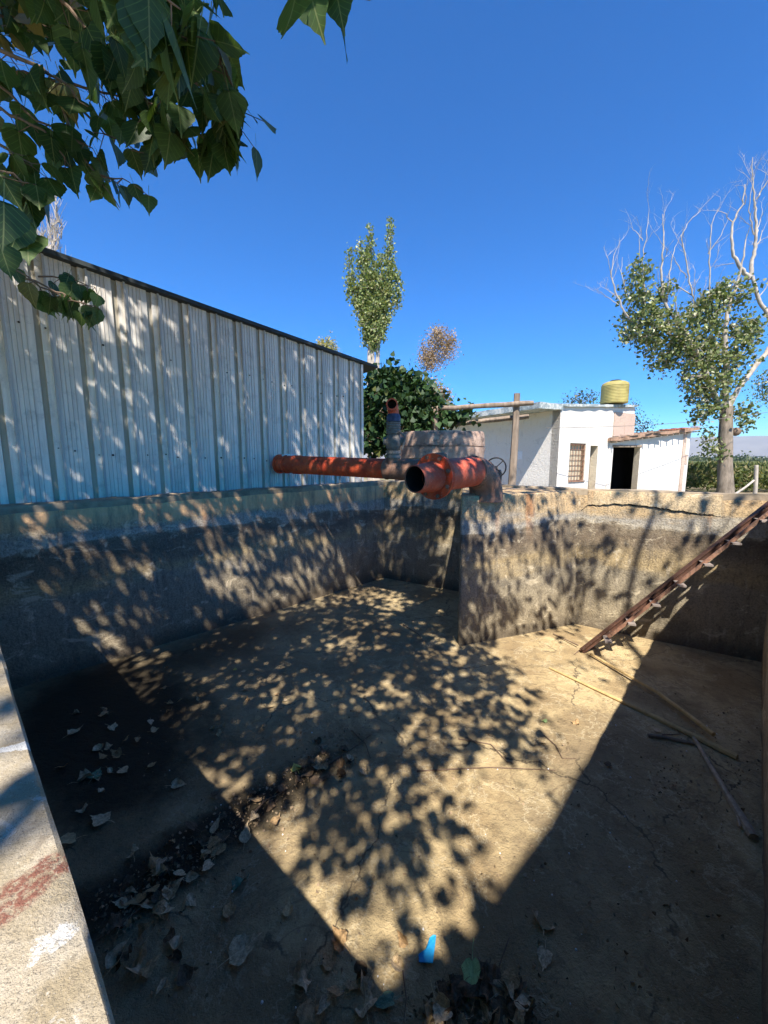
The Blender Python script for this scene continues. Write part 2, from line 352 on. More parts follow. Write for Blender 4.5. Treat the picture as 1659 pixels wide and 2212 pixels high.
def leaf_cloud(name, pos, size, tip, mat, parent=None, hi=False, spread=.6, rng=RNG, width=1.0, tip_up=None):
    """one mesh of separate leaf blades; tip = mean tip direction"""
    V, F = (HI_V, HI_F) if hi else (LOW_V, LOW_F)
    pos = np.asarray(pos, float); n = len(pos)
    d = np.asarray(tip, float)+rng.normal(0, spread, (n,3)); d /= np.linalg.norm(d, axis=1)[:,None]+1e-9
    r = rng.normal(0,1,(n,3)); x = np.cross(d, r); x /= np.linalg.norm(x, axis=1)[:,None]+1e-9; z = np.cross(x, d)
    s = np.asarray(size)*np.ones(n); Vx = V.copy(); Vx[:,0] *= width
    curl = rng.uniform(.4, 2.2, n)
    W = pos[:,None,:]+s[:,None,None]*(Vx[None,:,0:1]*x[:,None,:]+Vx[None,:,1:2]*d[:,None,:]+(Vx[None,:,2:3]*curl[:,None,None])*z[:,None,:])
    nv = len(V); verts = W.reshape(-1,3)
    fl = np.array([i for f in F for i in f]); starts = np.cumsum([0]+[len(f) for f in F])[:-1]; tot = len(fl)
    li = (fl[None,:]+np.arange(n)[:,None]*nv).ravel(); ls = (starts[None,:]+np.arange(n)[:,None]*tot).ravel()
    me = bpy.data.meshes.new(name); me.vertices.add(len(verts)); me.vertices.foreach_set('co', verts.ravel().astype(np.float32))
    me.loops.add(len(li)); me.loops.foreach_set('vertex_index', li.astype(np.int32))
    me.polygons.add(len(ls)); me.polygons.foreach_set('loop_start', ls.astype(np.int32))
    if hi: me.polygons.foreach_set('use_smooth', np.ones(len(ls), bool))
    me.update(calc_edges=True); me.validate()
    at = me.attributes.new('tone', 'FLOAT', 'FACE'); at.data.foreach_set('value', np.repeat(rng.random(n), len(F)).astype(np.float32))
    if hi:
        for nm, ix in (('leaf_x',0),('leaf_y',1)):
            q = me.attributes.new(nm, 'FLOAT', 'POINT'); q.data.foreach_set('value', np.tile(V[:,ix], n).astype(np.float32))
    me.materials.append(mat)
    o = bpy.data.objects.new(name, me); COL.objects.link(o)
    if parent: rebase(o, parent)
    return o
def grow(mb, trunk, radii, targets, tip_r=.004, seg=.35, sides=5, rmax=None, wob=.08, power=.42):
    """join every target to the nearest point already grown; thick where many twigs pass"""
    nodes = [Vector(p) for p in trunk]; par = [i-1 for i in range(len(trunk))]; base = len(trunk)
    arr = np.array([tuple(p) for p in nodes]); cap = 4096; buf = np.zeros((cap,3)); buf[:base] = arr; cnt = base
    root = np.array(trunk[-1]); T = sorted([Vector(t) for t in targets], key=lambda q: (q-Vector(root)).length)
    for t in T:
        tv = np.array(t); dd = np.linalg.norm(buf[:cnt]-tv, axis=1)
        up = np.maximum(0, buf[:cnt,2]-tv[2]); j = int(np.argmin(dd+up*.4)); a = nodes[j]; L = (t-a).length; k = max(1, int(L/seg))
        for i in range(1, k+1):
            p = a.lerp(t, i/k)
            if i < k: p = p+Vector([random.gauss(0, wob*seg) for _ in range(3)])+Vector((0,0,-.12*L*math.sin(math.pi*i/k)*.5))
            nodes.append(p); par.append(j if i == 1 else len(nodes)-2)
            if cnt >= cap: buf = np.vstack([buf, np.zeros((cap,3))]); cap *= 2
            buf[cnt] = p; cnt += 1
    w_ = [0]*len(nodes)
    for i in range(len(nodes)-1, -1, -1):
        w_[i] = max(w_[i], 1)
        if par[i] >= 0: w_[par[i]] += w_[i] if w_[i] else 1
    rm = rmax or radii[-1]
    rad = [min(rm, tip_r*w_[i]**power) for i in range(len(nodes))]
    for i in range(base): rad[i] = radii[i]
    mb.tube(trunk, radii, max(10, sides), rough=.12)
    for i in range(base, len(nodes)):
        a = par[i]; ra = min(rad[a], rad[i]*1.5); mb.tube([nodes[a], nodes[i]], [ra, rad[i]], 4 if rad[i] < .01 else sides, cap=False)
    return nodes
def blob_leaves(centres, per, sig, rng=RNG):
    c = np.repeat(np.array([tuple(q) for q in centres]), per, axis=0); return c+rng.normal(0, sig, c.shape)

# ================================================================== SETTING
inner = [(.17,-.10),(-3.394,3.026),(0,6.42),(1.15,5.72),(2.33,4.55),(3.78,3.62)]     # near, left, back, (behind plinth) x2, right
rimxy = [(.173,-.096),(-3.390,3.033),(0,6.44),(1.15,5.78),(2.36,4.66),(3.88,3.76)]
rimz  = [1.106,1.11,1.165,1.165,1.165,1.168]
TH = .27; NI = len(inner)
def offset(poly, th):
    out = []
    for i in range(len(poly)):
        p0, p, p1 = [Vector(poly[(i+k) % len(poly)]) for k in (-1,0,1)]
        e0 = (p-p0).normalized(); e1 = (p1-p).normalized()
        n0 = Vector((-e0.y, e0.x)); n1 = Vector((-e1.y, e1.x))      # left normals; polygon runs clockwise so left is outside
        b = (n0+n1).normalized(); out.append(tuple(p+b*th/max(.35, b.dot(n0))))
    return out
outer = offset(inner, TH)
# ground: one sheet reaching the horizon with the reservoir's hole in it
g = MB(); cc = Vector((.6, 2.9)); vs = []
rings = [0, 3, 12, 60, 400, 12000]
for r in rings:
    for p in outer:
        d = (Vector(p)-cc).normalized(); q = Vector(p)+d*r; vs.append((q.x, q.y, 0.0))
g.add(vs, [(i*NI+k, i*NI+(k+1)%NI, (i+1)*NI+(k+1)%NI, (i+1)*NI+k) for i in range(len(rings)-1) for k in range(NI)])
tag(g.build('ground', M['ground']), 'dry dirt ground around the reservoir and out to the fields', 'ground', kind='structure')
# mountains
mt = MB(); vs = []; n = 90
for i in range(n):
    a = R(-25+115*i/(n-1)); d = 9000
    h = 440+70*noise.noise(Vector((i*.09, 3, 0)))+30*noise.noise(Vector((i*.4, 9, 0)))+(150*max(0, 1-i/30))
    for k,(rr, hh) in enumerate(((0,-5),(500,h*.45),(1100,h),(2600,h*.9),(4200,-5))):
        vs.append((math.sin(a)*(d+rr), math.cos(a)*(d+rr), hh*(1+.12*noise.noise(Vector((i*.7,k,2))) if 0<k<4 else 1)))
mt.add(vs, [(i*5+k, (i+1)*5+k, (i+1)*5+k+1, i*5+k+1) for i in range(n-1) for k in range(4)])
tag(mt.build('hills', simple('hill_rock', (.17,.15,.13), 1, .3, .002, vec='pos'), smooth=True), 'low blue mountain range on the horizon', 'hills', kind='structure')

hz = MB(); hz.box((-14500,-300,-8),(14500,14500,760)); hzo = hz.build('haze', None)
hm = bpy.data.materials.new('air'); hm.use_nodes = True; ht = hm.node_tree; ht.nodes.clear()
hv = ht.nodes.new('ShaderNodeVolumePrincipled'); hv.inputs['Color'].default_value = (.80,.90,1,1); hv.inputs['Density'].default_value = 0.00007; hv.inputs['Anisotropy'].default_value = 0.0
hout = ht.nodes.new('ShaderNodeOutputMaterial'); ht.links.new(hv.outputs[0], hout.inputs['Volume'])
hzo.data.materials.clear(); hzo.data.materials.append(hm); tag(hzo, 'pale air that fades the far mountains', 'haze', kind='stuff')

# ================================================================== RESERVOIR
res = thing('concrete_reservoir', (.6,2.9,0), 'empty open concrete water reservoir with stained walls and leaf strewn floor', 'reservoir')
def wall_seg(i, mat, cell=.05, jag=.010):
    j = (i+1) % NI; A0,A1 = Vector(inner[i]),Vector(inner[j]); B0,B1 = Vector(rimxy[i]),Vector(rimxy[j]); O0,O1 = Vector(outer[i]),Vector(outer[j])
    L = (A1-A0).length; n = max(4, int(L/cell)); nz = 30; mb = MB(); vs = []; nrm = (O0-A0); nrm = Vector((-(A1-A0).y, (A1-A0).x)).normalized()
    cols = nz+1+2+3+2
    for k in range(n+1):
        s = k/n; a = A0.lerp(A1, s); b = B0.lerp(B1, s); o = O0.lerp(O1, s); zt = rimz[i]*(1-s)+rimz[j]*s
        end = min(1, k/2, (n-k)/2)
        zj = jag*noise.noise(Vector((a.x*4, a.y*4, 1)))*1.3+jag*.6*noise.noise(Vector((a.x*15, a.y*15, 5)))
        row = []
        for q in range(nz+1):
            h = q/nz; p = a.lerp(b, h); z = -.53+(zt-(.012 if i else .007)+zj+.53)*h
            dsp = (.012*noise.noise(Vector((p.x*2.3,p.y*2.3,z*2.3)))+.006*noise.noise(Vector((p.x*9,p.y*9,z*9))))*end*(1 if i else .25)
            if h > .96 and i: dsp += .004
            row.append((p.x+nrm.x*dsp, p.y+nrm.y*dsp, z))
        for f, dz in (((.05 if i else .014),-.002),(.12,0),(.35,.003),(.6,.002),(.9,0),(.97,-.004)):
            p = b.lerp(o, f); jj = .6*jag*noise.noise(Vector((p.x*11,p.y*11,7)))*end
            row.append((p.x, p.y, zt+zj+dz+jj))
        row.append((o.x, o.y, zt-.02+zj)); row.append((o.x, o.y, -.1))
        vs += row
    C = nz+1+8
    mb.add(vs, [(k*C+q, (k+1)*C+q, (k+1)*C+q+1, k*C+q+1) for k in range(n) for q in range(C-1)])
    for q in range(len(mb.f)):
        if q % (C-1) >= nz-1: mb.m[q] = 1
    o = mb.build('wall', [mat, M['rim'] if i == 0 else M['walltop']], smooth=True); rebase(o, res); return o
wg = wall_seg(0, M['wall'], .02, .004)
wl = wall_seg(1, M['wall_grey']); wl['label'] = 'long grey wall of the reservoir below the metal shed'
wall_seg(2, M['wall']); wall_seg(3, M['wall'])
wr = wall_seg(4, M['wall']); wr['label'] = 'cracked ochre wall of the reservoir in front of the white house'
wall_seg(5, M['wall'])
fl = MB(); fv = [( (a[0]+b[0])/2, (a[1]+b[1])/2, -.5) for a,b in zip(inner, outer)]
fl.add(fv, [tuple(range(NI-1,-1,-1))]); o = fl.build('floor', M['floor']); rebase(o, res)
# pump plinth inside the back wall
def plinth():
    mb = MB(); top = [(.80,3.99),(2.33,4.62),(2.2,5.0),(1.22,5.9)]; bot = [(.80,3.94),(2.36,4.53),(2.3,5.0),(1.20,5.9)]
    # round the free corner
    def rc(poly, r=.07):
        c = Vector(poly[0]); a = (Vector(poly[3])-c).normalized(); b = (Vector(poly[1])-c).normalized(); pts = []
        for k in range(7):
            f = k/6; pts.append(c+a*r*(1-f)**2+b*r*f**2)
        return pts+[Vector(q) for q in poly[1:3]]+[Vector(poly[3])]
    T, Bt = rc(top), rc(bot)
    def dens(p):
        out = []
        for i in range(len(p)):
            a, b = p[i], p[(i+1)%len(p)]; k = max(1, int((b-a).length/.05)) if i not in (8,) else 1
            out += [a.lerp(b, q/k) for q in range(k)]
        return out
    # same subdivision for both
    out = []; 
    for i in range(len(T)):
        a,b = T[i],T[(i+1)%len(T)]; c,d = Bt[i],Bt[(i+1)%len(Bt)]; k = max(1, int((b-a).length/.05))
        out += [(c.lerp(d,q/k), a.lerp(b,q/k)) for q in range(k)]
    n = len(out); nz = 30; vs = []; cen = Vector((1.5,4.7))
    for h in range(nz+3):
        for (c, a) in out:
            f = min(1, h/nz); p = c.lerp(a, f); z = -.53+(1.13+.53)*f
            d = (p-cen).normalized(); ds = .016*noise.noise(Vector((p.x*2.5,p.y*2.5,z*2.5)))+.009*noise.noise(Vector((p.x*9,p.y*9,z*9)))
            if h == nz: z -= .008
            if h == nz+1: p = p-d*.012; z = 1.131+.008*noise.noise(Vector((p.x*8,p.y*8,0)))
            if h == nz+2: p = p-d*.12; z = 1.135+.004*noise.noise(Vector((p.x*8,p.y*8,0)))
            p = p+d*ds; vs.append((p.x,p.y,z))
    mb.add(vs, [(h*n+k, h*n+(k+1)%n, (h+1)*n+(k+1)%n, (h+1)*n+k) for h in range(nz+2) for k in range(n)])
    b = (nz+2)*n; mb.add(vs[b:]+[(1.4,4.75,1.137)], [(k,(k+1)%n,n) for k in range(n)])
    o = mb.build('plinth', M['wall'], smooth=True); o['label'] = 'concrete pump block standing out from the back wall'; rebase(o, res)
plinth()
# loose plaster layer over the right wall: its broken lower edge casts a real shadow
def plaster_layer():
    a, b = Vector(rimxy[4]), Vector(rimxy[5]); af, bf = Vector(inner[4]), Vector(inner[5]); mb = MB(); n = 120; vs = []
    nrm = Vector((-(b-a).y, (b-a).x)).normalized()*-1
    for k in range(n+1):
        s = .06+.70*k/n; e = k/n
        zl = .965+.055*math.sin(min(1,e*1.6)*math.pi*.6)-.13*max(0,e-.28)+.016*noise.noise(Vector((k*.13,0,0)))+.012*noise.noise(Vector((k*.5,4,0)))
        th = .019*min(1, e*8, (1-e)*5)+.002
        for z, t in ((zl, -.006),(zl+.004, th),(1.11, th*.75),(1.145, .004),(1.15,-.01)):
            h = (z+.53)/(1.155+.53); p = af.lerp(bf, s).lerp(a.lerp(b, s), h); q = p+nrm*t
            wob = .012*noise.noise(Vector((p.x*2.3,p.y*2.3,z*2.3))); q -= nrm*wob*.9
            vs.append((q.x,q.y,z))
    mb.add(vs, [(k*5+q, (k+1)*5+q, (k+1)*5+q+1, k*5+q+1) for k in range(n) for q in range(4)])
    o = mb.build('plaster_layer', M['plaster_lay'], smooth=True); rebase(o, res)
    # the crack itself and its thin continuation
    cr = MB(); pts = []
    for k in range(n+1):
        s = .02+.76*k/n; e = k/n
        zl = .962+.055*math.sin(min(1,e*1.6)*math.pi*.6)-.13*max(0,e-.28)+.016*noise.noise(Vector((k*.13,0,0)))+.012*noise.noise(Vector((k*.5,4,0)))
        if e < .06: zl -= (.06-e)*1.2
        h = (zl+.53)/(1.155+.53); p = af.lerp(bf, s).lerp(a.lerp(b, s), h); wob = .012*noise.noise(Vector((p.x*2.3,p.y*2.3,zl*2.3)))
        q = p-nrm*(wob-.002); pts.append((q.x,q.y,zl))
    rad = [.0015+.008*max(0, noise.noise(Vector((k*.09,8,0)))+.35)*min(1,(n-k)/30) for k in range(n+1)]
    cr.tube(pts, rad, 5); o = cr.build('crack', M['dark']); rebase(o, res)
plaster_layer()

# ================================================================== SHED
SO = Vector((-6.4, 1.03*-6.4+7.15, 0)); SE = Vector((-.40, 1.03*-.40+7.15, 0)); SL = (SE-SO).length; SA = math.atan2(SE.y-SO.y, SE.x-SO.x)
shed = thing('metal_shed', SO, 'long shed clad in pale corrugated metal with a dark roof edge', 'shed', SA)
def ztop(s): return 3.43+(3.11-3.43)*((s-SL+4.37)/4.37)
def corr():
    mb = MB(); prof = [(0,0),(.06,.0),(.08,.022),(.20,.022),(.215,0),(.37,0),(.385,-.028),(.44,-.028),(.455,0),(.54,0),(.55,-.006),(.56,0),(.65,0),(.66,-.006),(.67,0),(.76,0),(.77,-.006),(.78,0),(.87,0),(.88,-.006),(.89,0)]
    xs = []; k = 0
    while k*PER < SL:
        for f, d in prof:
            s = (k+f)*PER
            if s < SL: xs.append((s, d))
        k += 1
    xs.append((SL,0)); zs = [0,.5,1,1.5,2,2.5,3]; vs = []
    for s, d in xs:
        for j in range(9):
            z = ztop(s)*j/8; vs.append((s, d+.006*noise.noise(Vector((s*1.3, z*1.1, 0))), z))
    mb.add(vs, [(i*9+j, (i+1)*9+j, (i+1)*9+j+1, i*9+j+1) for i in range(len(xs)-1) for j in range(8)])
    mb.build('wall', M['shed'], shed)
    # end wall and back
    e = MB(); e.add([(SL,0.001,0),(SL,5,0),(SL,5,ztop(SL)-.5),(SL,.001,ztop(SL))], [(0,1,2,3)]); e.add([(0,5,0),(SL,5,0),(SL,5,ztop(SL)-.5),(0,5,ztop(0)-.5)], [(3,2,1,0)]); e.add([(0,0.001,0),(0,5,0),(0,5,ztop(0)-.5),(0,.001,ztop(0))], [(3,2,1,0)])
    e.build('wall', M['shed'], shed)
    cnr = MB(); cnr.bar((SL+.012,-.008,0), (SL+.012,-.008,ztop(SL)-.01), .05, .05, (1,0,0)); cnr.build('corner_flashing', M['shed'], shed)
    r = MB(); y0 = -.07; a, b = -.2, SL+.35
    r.add([(a,y0,ztop(a)+.005),(b,y0,ztop(b)+.005),(b,5.2,ztop(b)-.5),(a,5.2,ztop(a)-.5),(a,y0,ztop(a)+.05),(b,y0,ztop(b)+.045),(b,5.2,ztop(b)-.46),(a,5.2,ztop(a)-.45)],
          [(0,3,2,1),(4,5,6,7),(0,1,5,4),(1,2,6,5),(2,3,7,6),(3,0,4,7)])
    r.build('roof', M['trim'], shed)
    # screws
    sc = MB(); rr = random.Random(3)
    for zf in (.24,.47,.80):
        for k in range(int(SL/PER)):
            for f in (.30,.72):
                if rr.random() < .62:
                    s = (k+f)*PER+rr.uniform(-.01,.01); z = ztop(s)*zf+rr.uniform(-.03,.03); rad = rr.uniform(.006,.012)
                    sc.lathe([(0,rad),(.006,rad),(.008,.001)], (s,0,z), (0,-1,0), 8)
    o = sc.build('screws', M['black'], shed); o['kind'] = 'stuff'
corr()

# ================================================================== PIPES
def pipe_group():
    # big outlet: elbow rising from the plinth, pale pipe, flange, open mouth
    base = Vector((1.12,4.22,1.12)); ax = Vector((-.69,-.72,-.05)).normalized()
    r1 = thing('water_outlet_pipe', base, 'large red flanged water pipe with an open mouth curving up out of the concrete block', 'pipe')
    Rb = .27; pts = []; hz = Vector((ax.x,ax.y,0)).normalized()
    for k in range(15):
        a = (math.pi/2)*1.02*k/14; pts.append(base+hz*Rb*(1-math.cos(a))*1.02+Vector((0,0,Rb*math.sin(a))))
    pts.insert(0, base-Vector((0,0,.06)))
    mb = MB(); mb.tube(pts, [.182-.026*k/(len(pts)-1) for k in range(len(pts))], 36, cap=False)
    o = mb.build('elbow', M['rust'], smooth=True); rebase(o, r1)
    end = pts[-1]
    wl_ = MB(); wl_.lathe([(-.012,.155),(-.008,.165),(.004,.165),(.01,.153)], end, ax, 36); o = wl_.build('weld_ring', M['rust'], smooth=True); rebase(o, r1)
    L = .64
    mb = MB(); mb.lathe([(0,.153),(L,.150)], end, ax, 40); o = mb.build('pipe_body', M['redpale'], smooth=True); rebase(o, r1)
    fo = end+ax*L; fm = MB()
    fm.lathe([(0,.140),(0,.205),(.022,.205),(.022,.140)], fo, ax, 44); fm.lathe([(.030,.140),(.030,.212),(.054,.212),(.054,.12)], fo, ax, 44)
    o = fm.build('flange', M['red'], smooth=True); rebase(o, r1)
    x = ax.cross(Vector((0,0,1))).normalized(); y = ax.cross(x)
    for k in range(8):
        a = 2*math.pi*(k+.4)/8; c = fo+(x*math.cos(a)+y*math.sin(a))*.182
        bm = MB(); bm.lathe([(-.03,.001),(-.03,.012),(.078,.012),(.078,.001)], c, ax, 6); bm.lathe([(.055,.001),(.055,.019),(.070,.019),(.070,.001)], c, ax, 6)
        o = bm.build('bolt', M['rust']); rebase(o, r1)
    mb = MB(); s0 = .062
    mb.lathe([(s0-.01,.142),(s0+.03,.137),(s0+.25,.120),(s0+.255,.113),(s0+.24,.110),(s0+.02,.125),(s0-.3,.11),(s0-.31,.001)], fo, ax, 44, mats=[0,0,0,1,2,2,2])
    o = mb.build('mouth', [M['redpale'], M['rust'], M['dark']], smooth=True); rebase(o, r1)
    # long red pipe from the shed wall over the tank to the big pipe
    A = Vector((-1.50,5.50,1.455)); B = Vector((.17,4.52,1.40)); C = B+(B-A).normalized()*.62; d = (B-A).normalized(); L = (B-A).length
    r2 = thing('branch_pipe', A, 'long straight red pipe running from the corrugated shed wall to the rusty tee', 'pipe')
    mb = MB(); e = .24; q0 = L-1.62
    mb.lathe([(.14,.001),(.14,.10),(.15,.118),(.30,.118),(.305,.128),(.42,.128),(.43,.120),(L-.17,.120)], A, d, 36)
    o = mb.build('pipe_body', M['red'], smooth=True); rebase(o, r2)
    mb = MB(); mb.lathe([(.16,.10),(.16,.127),(.19,.127),(.19,.10)], A, d, 30); mb.lathe([(.02,.001),(.02,.135),(.045,.135),(.045,.105),(.15,.105)], A, d, 30); o = mb.build('end_collar', M['red'], smooth=True); rebase(o, r2)
    mb = MB(); mb.lathe([(L-.17,.120),(L-.16,.128),(L-.14,.128),(L-.13,.122),(L+.20,.122),(L+.62,.12)], A, d, 36)
    mb.tube([B+Vector((-.06,0,-.02)), B+Vector((-.06,0,.135))], [.085,.075], 24)
    mb.tube([B+d*.25, B+d*.25+Vector((.10,-.02,.10)), B+d*.25+Vector((.22,-.02,.15)), B+d*.25+Vector((.3,.03,.15))], [.06,.055,.05,.05], 16)
    o = mb.build('tee', M['rust'], smooth=True); o['label'] = 'rusty brown tee joint'; rebase(o, r2)
    mb = MB(); rr = random.Random(5)
    for k in range(7):
        c = A+d*(.12+.035*k)+Vector((0,0,.118)); mb.tube([c+Vector((-.03,0,0)), c+Vector((.03,rr.uniform(-.03,.03),rr.uniform(.0,.02)))], [.014,.01], 6)
    o = mb.build('mortar_lump', M['paper']); rebase(o, r2)
    # upright valve stack on the tee
    top = B+Vector((-.06,0,.13))
    r3 = thing('valve_stack', top, 'upright grey valve with an open brown elbow on top, rising from the tee joint', 'valve')
    mb = MB(); mb.lathe([(0,.05),(0,.085),(.03,.085),(.03,.07),(.05,.07),(.05,.088),(.085,.088),(.085,.06)], top, (0,0,1), 24); o = mb.build('base_collar', M['greyiron'], smooth=True); rebase(o, r3)
    mb = MB(); mb.lathe([(.085,.055),(.10,.075),(.16,.095),(.22,.095),(.27,.07)], top, (0,0,1), 24); mb.tube([top+Vector((-.12,0,.19)), top+Vector((.12,0,.19))], .045, 16)
    mb.tube([top+Vector((.10,-.05,.1)), top+Vector((.13,-.06,.24)), top+Vector((.06,-.08,.30))], .012, 8)
    o = mb.build('valve_body', M['greyiron'], smooth=True); rebase(o, r3)
    mb = MB(); pr = [(.27,.078)]
    for k in range(5): pr += [(.275+k*.028,.078),(.28+k*.028,.086),(.292+k*.028,.086),(.297+k*.028,.078)]
    mb.lathe(pr, top, (0,0,1), 24); o = mb.build('threaded_neck', M['greyiron'], smooth=True); rebase(o, r3)
    mb = MB(); mb.lathe([(.415,.074),(.415,.080),(.47,.080),(.50,.066)], top, (0,0,1), 24); o = mb.build('blue_band', M['blueiron'], smooth=True); rebase(o, r3)
    mb = MB(); p0 = top+Vector((0,0,.48)); pts = [p0+Vector((0,-.0,0))]
    for k in range(1,9):
        a = math.pi/2*k/8; pts.append(p0+Vector((-.02*k/8,-.09*(1-math.cos(a)),.02+.09*math.sin(a))))
    mb.tube(pts, .064, 24, cap=False); e = pts[-1]; mb.lathe([(-.02,.064),(.05,.066),(.05,.050),(-.04,.050),(-.045,.001)], e, (-.05,-1,.02), 24, mats=[0,0,1,1])
    o = mb.build('elbow', [M['redpale'], M['dark']], smooth=True); rebase(o, r3)
    mb = MB(); mb.tube([B+Vector((.05,-.05,-.11)), B+Vector((.055,.4,-.3)), B+Vector((.07,1.3,-.42)), B+Vector((.08,1.32,-.55))], .008, 6)
pipe_group()
# handwheel on its gearbox behind the block
hw = P(1071,1010,5.9)
h = thing('hand_wheel', (hw.x,hw.y,1.1), 'black spoked valve hand wheel on a black gearbox behind the pipe elbow', 'valve wheel')
mb = MB(); c = Vector((hw.x,hw.y,hw.z)); axw = Vector((-.35,-1,.1)).normalized(); x = axw.cross(Vector((0,0,1))).normalized(); y = axw.cross(x)
ring = [c+(x*math.cos(2*math.pi*k/28)+y*math.sin(2*math.pi*k/28))*.148 for k in range(29)]; mb.tube(ring, .011, 8); o = mb.build('rim', M['black'], smooth=True); rebase(o, h)
for k in range(4):
    a = math.pi/4+k*math.pi/2; mb = MB(); mb.tube([c, c+(x*math.cos(a)+y*math.sin(a))*.145], .008, 6); o = mb.build('spoke', M['black']); rebase(o, h)
mb = MB(); mb.lathe([(-.25,.001),(-.25,.022),(.03,.022),(.03,.001)], c, axw, 12); o = mb.build('hub', M['black'], smooth=True); rebase(o, h)
mb = MB(); mb.lathe([(0,.001),(0,.11),(.2,.12),(.26,.10),(.27,.001)], (c.x+.02,c.y+.14,1.10), (0,0,1), 20); o = mb.build('gearbox', M['black'], smooth=True); rebase(o, h)
mb = MB(); mb.lathe([(0,.12),(1.1,.12),(1.1,.001)], (c.x+.02,c.y+.14,0), (0,0,1), 18); o = mb.build('pedestal', M['wall'], smooth=True); rebase(o, h)
# boards lying on the block and wall top
def board(px0,py0,d0,px1,py1,d1,wx,wz,label,mt='wood'):
    a, b = P(px0,py0,d0), P(px1,py1,d1); mb = MB(); k = 10; c = (a+b)/2
    for i in range(k):
        p, q = a.lerp(b,i/k), a.lerp(b,(i+1)/k)
        if i == 0: prev = None
    vs = []; dr = (b-a).normalized(); xx = dr.cross(Vector((0,0,1))).normalized()
    for i in range(k+1):
        p = a.lerp(b, i/k)+Vector((0,0,.006*noise.noise(Vector((i*.4,px0,0)))))
        ww = wx*(1+.15*noise.noise(Vector((i*.5,px1,2))))
        for sx, sz in ((-1,-1),(1,-1),(1,1),(-1,1)): vs.append(p+xx*sx*ww/2+Vector((0,0,sz*wz/2)))
    mb.add(vs, [(i*4+j, i*4+(j+1)%4, (i+1)*4+(j+1)%4, (i+1)*4+j) for i in range(k) for j in range(4)]+[(3,2,1,0),(k*4,k*4+1,k*4+2,k*4+3)])
    o = mb.build('wooden_board', M[mt]); o.data.transform(__import__('mathutils').Matrix.Translation(-c)); o.location = c
    tag(o, label, 'board', 'boards lying on the concrete block'); return o
board(1092,1057,4.95,1178,1060,4.8,.12,.03,'short brown board lying nearest the hand wheel on the block top')
board(1160,1056,5.1,1244,1063,4.78,.10,.025,'long thin board lying across the block top to the cracked wall')
board(1120,1055,5.35,1158,1056,5.3,.09,.05,'stubby dark timber offcut on the block top','bark')

# ================================================================== STAIR LADDER
def ladder():
    foot = Vector((2.08,3.82,-.49)); head = Vector((3.62,3.38,1.30)); d = (head-foot).normalized(); L = (head-foot).length
    hz = Vector((d.x,d.y,0)).normalized(); wv = Vector((-hz.y*-1, -hz.x, 0)); wv = Vector((-.36,-.93,0)).normalized(); W = .12
    r = thing('metal_stair', foot, 'rusty steel stair ladder leaning from the reservoir floor up to the right rim', 'ladder')
    mb = MB(); mb.bar(foot, head, .03, .055, (0,0,1)); mb.bar(foot+Vector((0,0,.034))+wv*.02, head+Vector((0,0,.034))+wv*.012, .05, .010, (0,0,1)); o = mb.build('stringer', M['stair']); rebase(o, r)
    mb = MB(); mb.bar(foot+wv*W+d*.32, head+wv*W, .012, .03, (0,0,1)); o = mb.build('stringer', M['rust']); rebase(o, r)
    n = 8
    for k in range(n):
        p = foot+d*(.32+(L-.42)*k/(n-1)); mb = MB()
        a = p+Vector((0,0,-.03)); b = a+wv*(W+.05)
        mb.bar(a, b, .065, .006, (0,0,1)); mb.bar(b, b+Vector((0,0,-.014)), .065, .008, wv)
        pass
        o = mb.build('tread', M['treads']); rebase(o, r)
M['treads'] = m_red('worn_tread_steel', (.20,.17,.15), (.33,.28,.25), (.10,.06,.05), .55)
ladder()

# ================================================================== THINGS ON THE FLOOR
def on_floor(px, py):
    v = (py-CY)/FPX; yc = math.cos(PITCH)-v*math.sin(PITCH); zc = math.sin(PITCH)+v*math.cos(PITCH); t = 2.0/zc
    return Vector(((px-CX)/FPX*t, yc*t, -.5))
def stick(name, pts, r, mat, label, cat='stick', group=None, lift=.012, n=8, taper=.6):
    w_ = [on_floor(*p[:2])+Vector((0,0,lift+(p[2] if len(p) > 2 else 0))) for p in pts]; q = []
    for i in range(len(w_)-1):
        for k in range(6): q.append(w_[i].lerp(w_[i+1], k/6)+Vector((0,0,.003*noise.noise(Vector((i+k*.3,px_seed(label),0))))))
    q.append(w_[-1]); c = q[len(q)//2].copy(); m = len(q)
    mb = MB(); mb.tube([p-c for p in q], [r*(1-(1-taper)*i/(m-1)) for i in range(m)], n, rough=.15)
    o = mb.build(name, M[mat], smooth=True); o.location = c; return tag(o, label, cat, group)
def px_seed(s): return (sum(map(ord, s)) % 97)*.37
stick('cane', [(1592,1640),(1400,1545),(1187,1445)], .024, 'cane', 'long yellow cane lying from the sunlit floor into the right shade', 'cane', taper=.4)
stick('cane', [(1540,1600,.02),(1420,1505,.01),(1275,1418)], .018, 'cane', 'thinner cane reaching from the foot of the metal stair across the yellow cane', 'cane', taper=.6, lift=.03)
stick('stick', [(1248,1400,.02),(1195,1371)], .008, 'twig', 'short dark stick lying behind the foot of the metal stair')
stick('stick', [(1628,1815),(1570,1720),(1495,1590)], .026, 'stickgrey', 'thick grey stick with a forked end lying beside the right wall', taper=.4)
stick('stick', [(1612,1800),(1590,1755),(1598,1790)], .010, 'stickgrey', 'short grey fork beside the thick end of the grey stick')
stick('stick', [(1400,1592),(1440,1597),(1500,1610)], .014, 'bark', 'short dark stick lying under the canes in the right shade', taper=.7)
